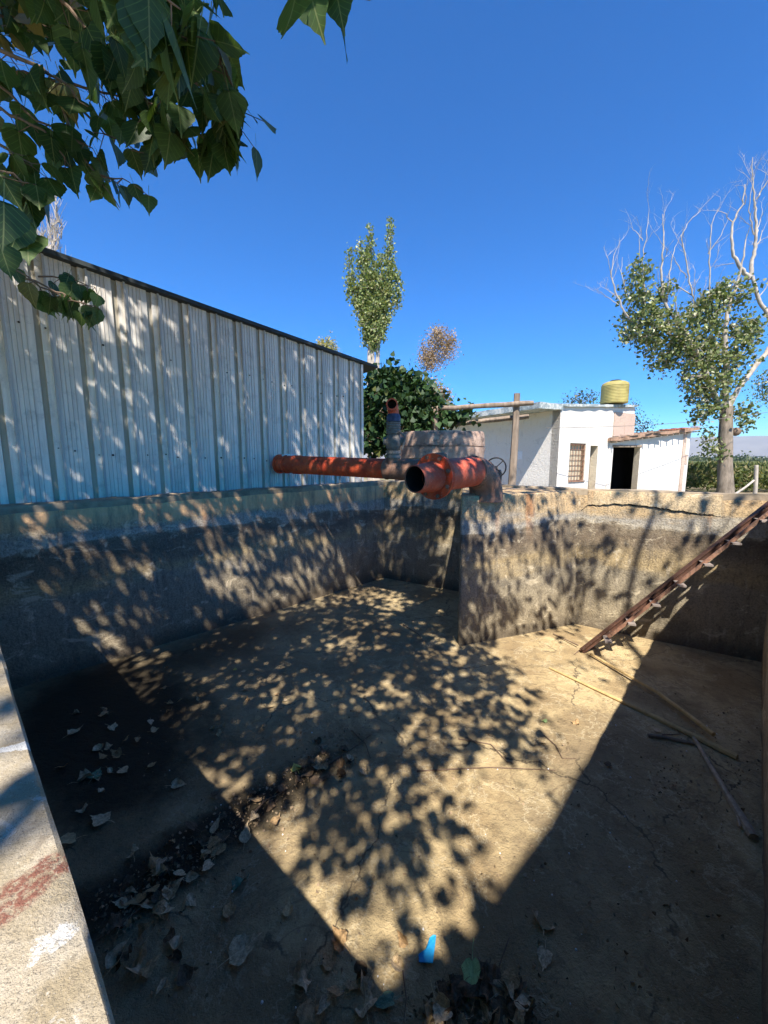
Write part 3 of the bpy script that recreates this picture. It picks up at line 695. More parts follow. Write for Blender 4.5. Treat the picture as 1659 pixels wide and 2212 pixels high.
tw = [([(900,1668),(980,1664),(1060,1660),(1200,1666)],.006,'long thin pale twig lying across the middle of the sunlit floor'),
      ([(990,1598),(1060,1610),(1095,1648),(1110,1650)],.005,'curved dark twig just above the long thin pale twig'),
      ([(1175,1590),(1200,1612),(1215,1640),(1245,1640)],.004,'bent hair thin twig on the sunlit floor near the right shadow line'),
      ([(1430,1590),(1470,1588),(1455,1570)],.005,'small hooked twig in the right shade above the canes'),
      ([(760,1580),(790,1610),(800,1640)],.005,'pale straw lying beside the dark leaf litter'),
      ([(705,1655),(760,1620),(800,1590)],.006,'slanting straw lying across the dark leaf litter'),
      ([(540,1765),(575,1730),(615,1712)],.006,'dark twig at the edge of the left shadow'),
      ([(870,1350),(905,1372),(915,1390)],.006,'pale twig lying on the far dappled floor left of the block'),
      ([(1100,2030),(1078,2090),(1085,2150)],.003,'upright thin straw beside the pale green leaf'),
      ([(870,2100),(878,2160),(872,2212)],.003,'thin dark stalk at the bottom edge of the floor'),
      ([(310,1960),(260,2000),(200,2040)],.006,'reddish twig among the leaves beside the painted rim'),
      ([(1285,1400),(1250,1408),(1240,1415)],.010,'broken twig at the foot of the metal stair')]
for p, r, l in tw: stick('twig', p, r*.8, 'twig', l, 'twig', 'twigs scattered on the reservoir floor', lift=.008, n=5, taper=.5)
# fallen leaves: each one is a thing
def dry_leaf_mesh(seed, mat, curl):
    rr = random.Random(seed); vs = []; ring = 16; V = []
    outline = [(x,y) for x,y,_ in HI_V[:12]]; right = outline; full = right+[(-x,y) for x,y in reversed(right[1:-1])]
    N_ = len(full); c = (0,.42)
    def zf(x,y): return curl*(.55*x*x+.35*(y-.45)**2)+.10*curl*math.sin(x*6+seed)+.07*math.sin(y*7+seed*2)*curl+.04*noise.noise(Vector((x*3,y*3,seed)))
    for f in (1,.66,.33):
        for (x,y) in full:
            xx = c[0]+(x-c[0])*f; yy = c[1]+(y-c[1])*f
            if f == 1: xx *= rr.uniform(.84,1.08); yy += rr.uniform(-.05,.05)
            V.append((xx, yy, zf(xx,yy)))
    V.append((c[0],c[1],zf(*c))); F = []
    for r_ in range(2):
        for k in range(N_): F.append((r_*N_+k, r_*N_+(k+1)%N_, (r_+1)*N_+(k+1)%N_, (r_+1)*N_+k))
    for k in range(N_): F.append((2*N_+k, 2*N_+(k+1)%N_, 3*N_))
    b = len(V); V += [(-.014,0.0,zf(0,0)),(.014,0,zf(0,0)),(.05,-.30,.06),(.03,-.55,.02),(.01,-.55,.02),(.02,-.30,.06)]; F += [(b,b+1,b+2,b+5),(b+5,b+2,b+3,b+4)]
    me = bpy.data.meshes.new('fallen_leaf'); me.from_pydata([tuple(q) for q in V], [], F); me.materials.append(mat)
    me.polygons.foreach_set('use_smooth', [True]*len(F)); me.update(); return me
def m_dead(name, c, s=.35):
    t = NT(name); n = t.noise(5, 5, .6, vec=t.obj); o = t.xyz(t.obj)
    rib = t.math('ABSOLUTE', o[0]); v = t.math('FRACT', t.math('MULTIPLY', t.math('SUBTRACT', o[1], t.math('MULTIPLY', rib, .9)), 6))
    col = t.mix(t.mr(n, .3, .7), tuple(q*(1-s) for q in c), tuple(min(1,q*(1+s)) for q in c))
    col = t.mix(t.mr(rib, .0, .02, .5, 0), col, tuple(min(1,q*1.6) for q in c))
    col = t.mix(t.mr(v, .0, .12, .35, 0), col, tuple(q*1.5 for q in c)); col = t.mix(t.mr(t.noise(14, 4, .6, vec=t.obj), .62, .7, 0, .8), col, (.06,.04,.025))
    t.bsdf(col, .75, t.bump(n, .4, .05)); return t.mat
DM = {'grey': m_dead('dry_grey_leaf', (.55,.42,.26)), 'brown': m_dead('dry_brown_leaf', (.40,.26,.13)), 'dark': m_dead('dark_rotten_leaf', (.15,.10,.06)),
      'yellow': m_dead('yellow_leaf', (.58,.50,.13), .15), 'green': m_dead('pale_green_leaf', (.36,.50,.20), .12), 'teal': m_dead('dull_green_leaf', (.14,.24,.16), .2), 'tan': m_dead('tan_leaf', (.52,.38,.20), .25)}
LM = {k: [dry_leaf_mesh(i*7+len(k), m, cu) for i, cu in enumerate((.3,1.0,1.9,.6,1.4,2.4))] for k, m in DM.items()}
LR = random.Random(21)
def leaf(px, py, kind, size, rz, label, group=None, lift=.004, tilt=.15):
    p = on_floor(px, py); o = bpy.data.objects.new('fallen_leaf', LR.choice(LM[kind])); COL.objects.link(o)
    o.location = (p.x, p.y, -.5+lift+.10*size); o.scale = (size*LR.uniform(.6,1.05), size, size*LR.uniform(.6,1.3)); o.rotation_euler = (LR.gauss(0,tilt), LR.gauss(0,tilt), R(rz))
    return tag(o, label, 'leaf', group)
special = [(372,1700,'grey',.085,-80,'pale dry leaf with a long stalk alone on the shaded left floor'),
 (642,1668,'yellow',.075,30,'bright yellow leaf beside the dark leaf litter'),
 (1020,2080,'green',.125,160,'large pale green leaf half in sun near the bottom of the floor'),
 (1172,2010,'grey',.10,-30,'pale grey crumpled leaf alone in the shade right of the sunlit wedge'),
 (1178,2055,'grey',.075,150,'pale grey leaf fragment just below the crumpled leaf in the right shade'),
 (500,2075,'grey',.12,-60,'large ragged grey leaf low in the left shade'),
 (495,1985,'brown',.09,20,'brown oval leaf right of the rotting leaf line'),
 (507,1925,'teal',.08,-30,'grey green leaf above the brown oval leaf'),
 (622,1985,'tan',.08,10,'narrow upright tan leaf in the left shade'),
 (652,2095,'grey',.09,200,'folded grey leaf near the bottom centre'),
 (718,2095,'brown',.07,40,'round brown leaf right of the folded grey leaf'),
 (680,2175,'brown',.11,170,'wide brown leaf at the bottom centre'),
 (850,2165,'teal',.08,100,'small dull green leaf left of the sun tip'),
 (940,2170,'tan',.11,190,'golden curled leaf in the tip of the sunlit wedge'),
 (793,2205,'grey',.10,10,'pale grey leaf on the bottom edge'),
 (985,2195,'dark',.11,70,'dark curled leaf under the golden curled leaf'),
 (170,1690,'grey',.10,-50,'pale leaf tip standing on the black wet silt'),
 (200,1685,'teal',.09,10,'dark green leaf standing beside the pale leaf tip on the wet silt'),
 (262,1665,'grey',.075,-120,'triangular grey leaf on the wet silt'),
 (216,1622,'grey',.07,60,'small round grey leaf in the middle of the wet silt'),
 (150,1590,'grey',.09,-20,'yellowish leaf near the left of the wet silt'),
 (238,1572,'grey',.085,-100,'torn grey leaf at the top of the wet silt'),
 (230,1778,'grey',.10,80,'broken grey leaf at the lower edge of the wet silt'),
 (165,1815,'tan',.10,120,'long tan curled leaf beside the painted rim'),
 (355,1940,'grey',.09,-50,'oval grey leaf in the rotting leaf line'),
 (282,2120,'grey',.10,-20,'pale upright leaf low beside the painted rim'),
 (1180,1562,'green',.045,30,'small green leaf on the sunlit floor near the canes'),
 (1178,1607,'tan',.045,80,'small tan leaf below the small green leaf on the sunlit floor'),
 (1425,1583,'grey',.06,20,'pale leaf in the right shade beside the canes'),
 (1250,1565,'brown',.05,80,'shrivelled brown leaf on the sunlit floor left of the shadow line'),
 (1320,1655,'dark',.05,80,'shrivelled dark leaf just right of the shadow line'),
 (508,1450,'yellow',.06,20,'yellow green leaf on the far dappled floor'),
 (530,1450,'grey',.05,120,'pale leaf touching the yellow green leaf on the far floor')]
for s_ in special: leaf(*s_)
WORD = {'dark':'dark ','brown':'brown ','grey':'pale ','tan':'tan '}
def scatter(n, x0,x1,y0,y1, kinds, label, group, smin=.05, smax=.085, line=None):
    k = 0; tries = 0
    while k < n and tries < n*20:
        tries += 1
        if line:
            f = LR.random(); px = line[0]+(line[2]-line[0])*f+LR.gauss(0,26); py = line[1]+(line[3]-line[1])*f+LR.gauss(0,26)
        else: px, py = LR.uniform(x0,x1), LR.uniform(y0,y1)
        rimx = (py-1414)*.305
        if px < rimx+25 and py > 1400: continue
        kd = LR.choice(kinds); leaf(px, py, kd, LR.uniform(smin,smax), LR.uniform(0,360), WORD[kd]+label, WORD[kd]+group, lift=LR.uniform(.002,.02), tilt=.3); k += 1
G = 'fallen leaves on the reservoir floor'
scatter(52, 0,0,0,0, ['dark','dark','brown','grey'], 'curled leaf lying in the rotting leaf line left of the sunlit wedge', 'leaves in the rotting line', .05,.085, (215,2000,770,1600))
scatter(20, 300,620,1430,1590, ['grey','brown','tan'], 'small dry leaf on the far left floor beneath the grey wall', 'small dry leaves below the grey wall', .04,.06)
scatter(16, 90,330,1540,1760, ['grey','grey','brown'], 'leaf lying on the black wet silt', 'leaves on the black wet silt', .045,.075)
scatter(18, 240,430,1900,2180, ['dark','brown','grey'], 'leaf on the shaded floor beside the painted rim', 'leaves beside the painted rim', .05,.09)
scatter(40, 930,1140,2120,2230, ['dark','brown','dark','grey'], 'leaf in the heap at the bottom of the sunlit wedge', 'leaves heaped at the near corner', .05,.10)
scatter(9, 700,900,2030,2200, ['dark','brown','grey'], 'leaf on the shaded floor left of the wedge tip', 'leaves left of the wedge tip', .05,.08)
# leaf crumbs and silt: nobody could count them
def litter():
    n = 2200; pts = []
    for i in range(n):
        q = LR.random()
        if q < .5: f = LR.random(); px = 200+570*f+LR.gauss(0,34); py = 2010-420*f+LR.gauss(0,30)
        elif q < .7: px, py = LR.gauss(1040,75), LR.gauss(2185,38)
        elif q < .8: px, py = LR.gauss(1500,80), LR.gauss(1690,70)
        else: px, py = LR.uniform(300,1600), LR.uniform(1400,2200)
        if px < (py-1414)*.305+20: continue
        p = on_floor(px, py); pts.append((p.x, p.y, -.496+LR.uniform(0,.008)))
    return leaf_cloud('leaf_crumbs', pts, RNG.uniform(.006,.022,len(pts)), (0,0,0), DM['dark'], spread=1)
lo = litter(); lo.data.materials.clear(); lo.data.materials.append(simple('crumb_brown', (.30,.22,.14), .9, .5, 40, vec='pos')); tag(lo, 'brown leaf crumbs and silt scattered over the reservoir floor', 'leaf litter', kind='stuff')
# flatten crumbs
# white specks
mb = MB(); rr = random.Random(9)
for k in range(60):
    p = on_floor(rr.uniform(350,1600), rr.uniform(1550,2200)); s = rr.uniform(.002,.006); mb.lathe([(0,s),(s*.8,s*.7),(s,.0005)], p, (0,0,1), 6)
tag(mb.build('pale_pebbles', M['paper']), 'tiny white grit specks on the reservoir floor', 'grit', kind='stuff')
# blue scrap
mb = MB(); pts = [(936,2025),(942,2026),(940,2045),(938,2060),(935,2085),(905,2083),(904,2066),(920,2055),(925,2040),(928,2030)]
w_ = [on_floor(*p) for p in pts]; c = sum(w_, Vector())/len(w_)
top_ = [(p.x-c.x, p.y-c.y, .012+.006*noise.noise(Vector((p.x*40,p.y*40,0)))) for p in w_]; bot_ = [(x,y,z-.005) for x,y,z in top_]; n = len(pts)
mb.add(top_+bot_, [tuple(range(n)), tuple(range(2*n-1,n-1,-1))]+[(i,(i+1)%n,n+(i+1)%n,n+i) for i in range(n)])
o = mb.build('plastic_scrap', simple('bright_blue_plastic', (.02,.30,.62), .5, .2, 60)); o.location = c; tag(o, 'bright blue torn plastic scrap on the floor near the pale green leaf', 'plastic scrap')

# ================================================================== HOUSE
HC = P(1205,995,13.5); HC.z = 0
house = thing('white_house', HC, 'flat roofed whitewashed house with a barred window and deep eaves', 'house', math.atan2(.49,.87))
def m_plaster(name, c, dirt):
    t = NT(name); n = t.noise(1.2, 6, .65); f = t.noise(14, 5, .7); st = t.noise(7, 5, .6, stretch=(1,1,.12))
    col = t.mix(t.mr(n, .52, .70, 0, .45), c, tuple(q*.78 for q in c)); col = t.mix(t.mr(st, .60, .74, 0, .5), col, dirt); col = t.mix(t.mr(f, .62, .75, 0, .4), col, dirt)
    z_ = t.xyz(t.pos)[2]; col = t.mix(t.mr(t.math('ADD', z_, t.math('MULTIPLY', n, .8)), .4, 1.3, .55, 0), col, dirt)
    col = t.mix(t.mr(t.noise(3.2, 6, .7, dist=.7), .58, .64, 0, .35), col, tuple(q*.6 for q in c))
    t.bsdf(col, .92, t.bump(t.math('ADD', f, n), .6, .04)); return t.mat
M['white'] = m_plaster('whitewashed_plaster', (.68,.64,.58), (.42,.35,.27))
M['pink'] = m_plaster('bare_pink_plaster', (.52,.39,.31), (.36,.24,.17))
M['sill'] = m_plaster('cream_reveal', (.66,.58,.44), (.35,.27,.18))
def m_roof():
    t = NT('silver_roof_sheet'); n = t.noise(4, 7, .7); c = t.ramp(n, [(.3,(.10,.12,.12)),(.48,(.26,.31,.32)),(.6,(.55,.56,.53)),(.75,(.25,.20,.15))]); t.bsdf(c, .7, t.bump(n, .8, .05)); return t.mat
M['roof'] = m_roof()
def pierced(mb, x0,x1,z0,z1, y, th, ops, m=0, mrev=1, zslope=0):
    xs = sorted({x0,x1,*[q for o in ops for q in (o[0],o[1])]}); zs = sorted({z0,z1,*[q for o in ops for q in (o[2],o[3])]})
    def hole(a,b,c,d): return any(o[0] <= a and b <= o[1] and o[2] <= c and d <= o[3] for o in ops)
    def Z(x,z): return z+(zslope*(x-x0) if z == z1 else 0)
    for i in range(len(xs)-1):
        for j in range(len(zs)-1):
            a,b,c,d = xs[i],xs[i+1],zs[j],zs[j+1]
            if hole(a,b,c,d): continue
            mb.add([(a,y,Z(a,c)),(b,y,Z(b,c)),(b,y,Z(b,d)),(a,y,Z(a,d))], [(0,1,2,3)], m); mb.add([(a,y+th,Z(a,c)),(b,y+th,Z(b,c)),(b,y+th,Z(b,d)),(a,y+th,Z(a,d))], [(3,2,1,0)], m)
    for (a,b,c,d) in ops:
        mb.add([(a,y,c),(a,y+th,c),(a,y+th,d),(a,y,d)], [(0,1,2,3)], mrev); mb.add([(b,y,c),(b,y+th,c),(b,y+th,d),(b,y,d)], [(3,2,1,0)], mrev)
        mb.add([(a,y,d),(b,y,d),(b,y+th,d),(a,y+th,d)], [(0,3,2,1)], mrev); mb.add([(a,y,c),(b,y,c),(b,y+th,c),(a,y+th,c)], [(0,1,2,3)], mrev)
    mb.add([(x0,y,z0),(x0,y+th,z0),(x0,y+th,z1),(x0,y,z1)], [(3,2,1,0)], m); mb.add([(x1,y,z0),(x1,y+th,z0),(x1,y+th,Z(x1,z1)),(x1,y,Z(x1,z1))], [(0,1,2,3)], m)
    mb.add([(x0,y,z1),(x1,y,Z(x1,z1)),(x1,y+th,Z(x1,z1)),(x0,y+th,z1)], [(0,1,2,3)], m)
# local frame: x along the front (towards the right), y into the house
def lx(px, dirv=(.87,.49)):
    u = (px-CX)/FPX; n_ = math.hypot(*dirv); dx,dy = dirv[0]/n_, dirv[1]/n_; yy = HC.y; return (u*.995*yy-HC.x)/(dx-u*.995*dy)
HF = 5.4; HH = 3.32
W1 = (lx(1226),lx(1262),1.42,2.05+.05,); wx0,wx1 = lx(1228),lx(1262); dx0,dx1 = lx(1272),lx(1288); xe = lx(1360)
xa = lx(1320); mb = MB(); pierced(mb, 0, xa, 0, HH, 0, .32, [(wx0,wx1,.75,2.12),(dx0,dx1,.02,2.05)], zslope=.06); pierced(mb, xa+.002, xe, 2.15, HH+.06*xa, 0, .32, [], zslope=.06)
mb.build('front_wall', [M['white'],M['sill']], house)
mb = MB(); mb.add([(0,.001,0),(0,HF+1,0),(0,HF+1,HH),(0,.001,HH)], [(3,2,1,0)]); mb.add([(.25,.32,0),(.25,HF+1,0),(.25,HF+1,HH),(.25,.32,HH)], [(0,1,2,3)])
mb.build('side_wall', M['white'], house)
mb = MB(); mb.add([(xe,.001,2.16),(xe,HF+1,2.16),(xe,HF+1,HH+.2),(xe,.001,HH+.2)], [(0,1,2,3)]); mb.add([(0,HF+1,0),(xe,HF+1,0),(xe,HF+1,HH),(0,HF+1,HH)], [(3,2,1,0)]); mb.build('back_wall', M['white'], house)
mb = MB(); a = lx(1317); mb.box((a,-.035,2.35),(xe+.02,-.003,HH+.02)); mb.build('parapet_patch', M['pink'], house)
mb = MB(); mb.box((.26,1.2,0),(xe-.03,1.25,HH-.02)); mb.box((.27,.34,.005),(xe-.03,1.2,.03)); mb.box((lx(1316),.33,.03),(lx(1316)+.02,1.2,2.3)); mb.build('shade_lining', M['dark'], house)  # lining painted near-black in place of the shade inside the house
# roof: wavy mud and sheet slab that oversails the shaded side
def slab(x0,x1,y0,y1,zf,th,nm,mat,par,nx=30,ny=20,amp=.03):
    mb = MB(); vs = []
    for q in (0,1):
        for i in range(nx+1):
            for j in range(ny+1):
                x = x0+(x1-x0)*i/nx; y = y0+(y1-y0)*j/ny; e = 1 if (i in (0,nx) or j in (0,ny)) else .4
                x2 = x+amp*noise.noise(Vector((x*3,y*3,1)))*e; y2 = y+amp*noise.noise(Vector((x*3,y*3,4)))*e
                vs.append((x2,y2,zf(x,y)+(th if q else 0)+amp*.7*noise.noise(Vector((x*2.5,y*2.5,q*3+2)))))
    n = (nx+1)*(ny+1); C = ny+1; fs = []
    for i in range(nx):
        for j in range(ny):
            a = i*C+j; fs.append((a,a+1,a+C+1,a+C)); fs.append((n+a,n+a+C,n+a+C+1,n+a+1))
    for i in range(nx): 
        a = i*C; fs.append((a,a+C,n+a+C,n+a)); a = i*C+ny; fs.append((a,n+a,n+a+C,a+C))
    for j in range(ny): a = j; fs.append((a,n+a,n+a+1,a+1)); a = nx*C+j; fs.append((a,a+1,n+a+1,n+a))
    mb.add(vs, fs); return mb.build(nm, mat, par)
slab(-1.15, .06, -.05, HF+1.2, lambda x,y: HH-.10+.02*x, .20, 'eaves', M['roof'], house)
slab(.062, xe+.06, -.09, HF+1.1, lambda x,y: HH+.01+.06*x, .09, 'roof', M['roof'], house)
# barred window
wf = MB(); fz0,fz1 = .78,2.08; w0,w1 = wx0+.03,wx1-.03
for x_ in (w0,w1): wf.bar((x_,.05,fz0),(x_,.05,fz1), .04,.04,(1,0,0))
for z_ in (fz0,fz1): wf.bar((w0,.05,z_),(w1,.05,z_), .04,.04)
wo_ = wf.build('window', M['rust'], house)
gb = MB(); nb = 5
for k in range(1,nb): x_ = w0+(w1-w0)*k/nb; gb.tube([(x_,.03,fz0),(x_,.03,fz1)], .011, 6)
for k in range(1,7): z_ = fz0+(fz1-fz0)*k/7; gb.tube([(w0,.015,z_),(w1,.015,z_)], .010, 6)
gb.tube([(w0-.02,-.03,fz0-.03),(w1+.04,-.03,fz0-.03)], .02, 6)
gb.build('window_bars', M['rust'], wo_)
gl = MB(); gl.box((w0,.16,fz0),(w1,.17,fz1)); gl.build('shutter', simple('pale_shutter', (.50,.42,.30), .8, .25), wo_)
dl = MB(); dl.box((dx0+.02,.26,.03),(dx1-.02,.30,2.03)); dl.build('door', simple('old_door', (.14,.10,.07), .8, .3), house)
pp = MB(); pp.box((-.012,1.55,1.55),(-.002,2.0,1.85)); pp.build('notice', M['paper'], house)
# annex
AO = P(1314,995,14.93); AO.z = 0; AD = Vector((.98,.2,0)).normalized()
annex = thing('lean_to_room', AO, 'low white outbuilding with a black doorway and ragged tiled roof beside the house', 'outbuilding', math.atan2(AD.y,AD.x))
def ax_(px):
    u = (px-CX)/FPX*.995; return (u*AO.y-AO.x)/(AD.x-u*AD.y)
ae = ax_(1484); d0,d1 = ax_(1321),ax_(1379)
mb = MB(); pierced(mb, 0, ae, 0, 2.22, 0, .28, [(d0,d1,.02,2.02)], zslope=.12); mb.build('front_wall', [M['white'],M['sill']], annex)
zz = 2.22+.12*ae
mb = MB(); mb.add([(ae,.001,0),(ae,3.2,0),(ae,3.2,zz),(ae,.001,zz)], [(0,1,2,3)]); mb.add([(0,3.2,0),(ae,3.2,0),(ae,3.2,zz),(0,3.2,2.18)], [(3,2,1,0)]); mb.add([(0,.28,0),(0,3.2,0),(0,3.2,2.18),(0,.28,2.18)], [(0,1,2,3)]); mb.build('side_wall', M['white'], annex)
mb = MB(); mb.box((.03,.32,.0),(.06,1.9,2.2)); mb.box((.03,1.9,0),(d1+1.2,1.95,2.2)); mb.box((d1+1.2,.32,0),(d1+1.25,1.9,2.2)); mb.box((.03,.30,.005),(d1+1.2,1.9,.03)); mb.build('shade_lining', M['dark'], annex)  # near-black box paints the doorway's unlit interior
mb = MB(); mb.box((ae-.34,-.03,0),(ae-.20,-.002,zz-.05)); mb.box((ae-.16,-.02,1.35),(ae-.06,-.002,1.75)); mb.build('bare_plaster_strip', M['pink'], annex)
mb = MB(); mb.box((d0-.05,-.02,2.025),(d1+.05,-.003,2.10)); mb.build('lintel', M['wood'], annex)
slab(-.12, ae+.14, -.20, 3.4, lambda x,y: 2.235+.12*x, .11, 'roof', simple('ragged_roof_earth', (.30,.19,.13), .95, .5, 9, b=1), annex, 40, 14, .06)
mb = MB(); rr = random.Random(4)
for k in range(46):
    s = rr.random()*(ae+.1)-.05; yy = rr.uniform(-.28,.9); z = 2.36+.12*s; L_ = rr.uniform(.2,.55)
    mb.bar((s-L_/2,yy,z+rr.uniform(-.03,.03)),(s+L_/2,yy+rr.uniform(-.06,.06),z+rr.uniform(0,.05)), rr.uniform(.06,.16), .018, m=(1 if s > ae*.62 and rr.random() < .7 else 0))
o = mb.build('roof_tiles', [M['wood'], simple('broken_red_tile', (.42,.15,.09), .9, .3)], annex); o['kind'] = 'stuff'
mb = MB()
for k in range(14):
    s = .05+k*(ae-.1)/13; mb.bar((s,-.30,2.19+.12*s),(s,-.01,2.19+.12*s), .04,.04)
mb.build('rafter_ends', M['wood'], annex)
mb = MB(); c0 = ax_(1390); mb.box((c0-.18,1.6,2.2),(c0+.16,1.95,2.92)); mb.build('chimney', M['white'], annex)
# water tank on roof
tp = P(1326,872,15.2); tk = thing('water_tank', (tp.x,tp.y,tp.z), 'yellow ribbed plastic water tank standing on the flat roof of the house', 'water tank')
pr = [(0,.001),(0,.50)]
for k in range(12): pr += [(.03+k*.058,.50),(.045+k*.058,.512),(.06+k*.058,.512),(.075+k*.058,.50)]
pr += [(.74,.50),(.80,.47),(.86,.36),(.88,.20)]
mb = MB(); pr = [(a_*.93,b_*.93) for a_,b_ in pr]; mb.lathe(pr, (tp.x,tp.y,tp.z), (0,0,1), 40); o = mb.build('tank_body', simple('yellow_plastic', (.36,.30,.10), .6, .25, 4), smooth=True); rebase(o, tk)
mb = MB(); mb.lathe([(.80,.21),(.84,.21),(.865,.17),(.865,.001)], (tp.x,tp.y,tp.z), (0,0,1), 24); o = mb.build('lid', M['black'], smooth=True); rebase(o, tk)
# pergola
pb = P(1110,995,9.2); pg = thing('log_pergola', (pb.x,pb.y,0), 'rough wooden post carrying crossed log beams in front of the house', 'pergola')
t_ = P(1117,850,9.2); mb = MB(); mb.tube([(pb.x-.02,pb.y,0),(pb.x-.02,pb.y,1.0),(pb.x,pb.y,2.0),(t_.x,t_.y,t_.z)], [.10,.09,.085,.07], 12, rough=.2); o = mb.build('post', M['wood'], smooth=True); rebase(o, pg)
mb = MB(); a,b = P(925,884,9.35),P(1152,870,9.05); mb.tube([a.lerp(b,k/8)+Vector((0,0,.02*noise.noise(Vector((k*.8,0,0))))) for k in range(9)], .055, 10, rough=.3); o = mb.build('beam', M['wood'], smooth=True); rebase(o, pg)
mb = MB(); a,b = P(965,918,9.75),P(1142,899,9.35); mb.tube([a.lerp(b,k/8)+Vector((0,0,.02*noise.noise(Vector((k*.8,3,0))))) for k in range(9)], .055, 10, rough=.3); o = mb.build('beam', M['wood'], smooth=True); rebase(o, pg)
p2 = P(940,884,9.3); mb = MB(); mb.tube([(p2.x,p2.y,0),(p2.x,p2.y,p2.z)], [.09,.07], 10, rough=.2); o = mb.build('post', M['wood'], smooth=True); rebase(o, pg)
# overhead wire and its pole outside the picture
mb = MB(); a,b = P(1180,925,12.0),P(1760,872,17.0); mb.tube([a.lerp(b,k/24)-Vector((0,0,.25*math.sin(math.pi*k/24))) for k in range(25)], .008, 5)
o = mb.build('overhead_wire', M['greyiron']); tag(o, 'thin grey cable sagging across the house front towards the right', 'cable')
# brick and concrete cylinder behind the back wall
cy = P(953,995,8.3); cyl = thing('round_cistern', (cy.x,cy.y,0), 'low round pinkish cement cistern with dark bands behind the red pipes', 'cistern')
t = NT('pinkish_cement'); z = t.xyz(t.pos)[2]; n_ = t.noise(4, 6, .7); c_ = t.mix(t.mr(n_, .35, .65), (.34,.22,.16), (.50,.36,.28)); c_ = t.mix(t.mr(t.noise(3, 6, .65, stretch=(1,1,2)), .54, .66, 0, .8), c_, (.13,.10,.085)); t.bsdf(c_, .9, t.bump(n_, .6, .03)); M['cement'] = t.mat
topz = P(953,936,8.3).z
mb = MB(); pr = [(0,.88),(topz-.55,.88),(topz-.55,.85),(topz-.53,.85),(topz-.53,.89),(topz-.30,.895),(topz-.30,.86),(topz-.28,.86),(topz-.28,.89),(topz-.06,.89),(topz,.86),(topz,.72),(topz-.5,.72),(topz-.5,.01)]
mb.lathe(pr, (cy.x,cy.y,0), (0,0,1), 48)
for i,v_ in enumerate(mb.v): mb.v[i] = (v_[0]+.02*noise.noise(Vector(v_)*4), v_[1]+.02*noise.noise(Vector(v_)*4+Vector((9,0,0))), v_[2]+.02*noise.noise(Vector(v_)*3+Vector((0,5,0))))
o = mb.build('body', M['cement'], smooth=True); rebase(o, cyl)
mb = MB(); mb.box((cy.x-.98,cy.y-.2,0),(cy.x-.80,cy.y+.4,topz-.1)); o = mb.build('buttress', M['cement']); rebase(o, cyl)

# ================================================================== TREES
def tree(name, label, base, trunk, radii, cents, per, sig, lsize, lmat, bmat, tip_r=.006, seg=.5, spread=.8, tipdir=(0,0,-.3), group=None, extra=None, sides=6, width=1.0, rmax=None, extra_leaves=None):
    r = thing(name, base, label, 'tree', group=group); mb = MB()
    if extra: extra(mb)
    grow(mb, trunk, radii, cents, tip_r, seg, sides, rmax=rmax)
    o = mb.build('trunk', bmat, smooth=True); rebase(o, r)
    if per:
        pos = blob_leaves(cents, per, sig)
        if extra_leaves is not None: pos = np.vstack([pos, extra_leaves])
        leaf_cloud('crown', pos, RNG.uniform(lsize*.7, lsize*1.25, len(pos)), tipdir, lmat, r, spread=spread, width=width)
    return r
# tall poplar behind the shed: several upright plumes
def poplar(px, d, ytop, ybase, plumes, label, leafm, barkm, per=26, ls=.11, name='poplar_tree'):
    b = P(px,995,d); b.z = 0; cents = []; s = d/FPX
    for (pxo, y0, y1, hw_) in plumes:
        m = max(6, int((y0-y1)/5))
        for k in range(m):
            f = k/(m-1); y = y0+(y1-y0)*f; wdt = hw_*math.sin(math.pi*min(.97,(.12+.86*f)))**.8
            for q in range(max(1, int(wdt/3.2))):
                x = px+pxo*min(1, f*1.6+.15)+random.gauss(0, wdt*.55); p = P(x, y+random.gauss(0,4), d); p.y += random.gauss(0, wdt*.5)*s; cents.append(p)
    tz = P(px, ybase-60, d).z
    def stems(mb):
        for x0,x1,y1,r0 in ((-8,-4,600,.20),(9,16,590,.17),(-2,-30,600,.09),(4,34,600,.09)):
            a_, c_ = P(px+x0,800,d), P(px+x1,y1,d); mb.tube([Vector((a_.x,a_.y,0)),a_,a_.lerp(c_,.5),c_], [r0*1.2,r0,r0*.7,r0*.3], 8, rough=.1)
    return tree(name, label, (b.x,b.y,0), [(b.x,b.y,0),(b.x+.05,b.y,tz*.5),(b.x-.02,b.y,tz)], [.20,.17,.14], cents, per, .16*d/30, ls, leafm, barkm, tip_r=.012, seg=1.0, tipdir=(0,0,.4), spread=.9, extra=stems)
poplar(806, 30, 480, 800, [(-8,755,495,18),(-48,715,540,7),(-30,735,522,10),(36,740,478,10),(18,755,550,14),(54,715,595,8),(14,745,640,20),(-14,748,640,20),(-52,690,600,4),(8,745,570,14),(-16,745,560,14),(40,700,560,10)],
       'tall narrow green poplar with pale twin stems behind the shed corner', M['leaf_poplar'], M['barkpale'], per=15, ls=.17)
def round_tree(name, label, px, d, blobs, leafm, barkm, per, ls, trunk_to=None, cr=.25, dens=1.0, rt=.15, sig=.2, tip=.008):
    b = P(px,995,d); b.z = 0; cents = []; s = d/FPX
    for (x,y,r_) in blobs:
        for k in range(int(max(3, r_*r_/60*dens))):
            a = random.uniform(0,2*math.pi); q = r_*math.sqrt(random.random()); p = P(x+q*math.cos(a), y+q*math.sin(a)*.9, d); p.y += random.gauss(0, r_*.45)*s; cents.append(p)
    tt = P(*(trunk_to or (px, max(b_[1] for b_ in blobs))), d)
    return tree(name, label, (b.x,b.y,0), [(b.x,b.y,0),((b.x+tt.x)/2,b.y,tt.z/2),(tt.x,tt.y,tt.z)], [rt,rt*.85,rt*.7], cents, per, sig, ls, leafm, barkm, tip_r=tip, seg=.5)
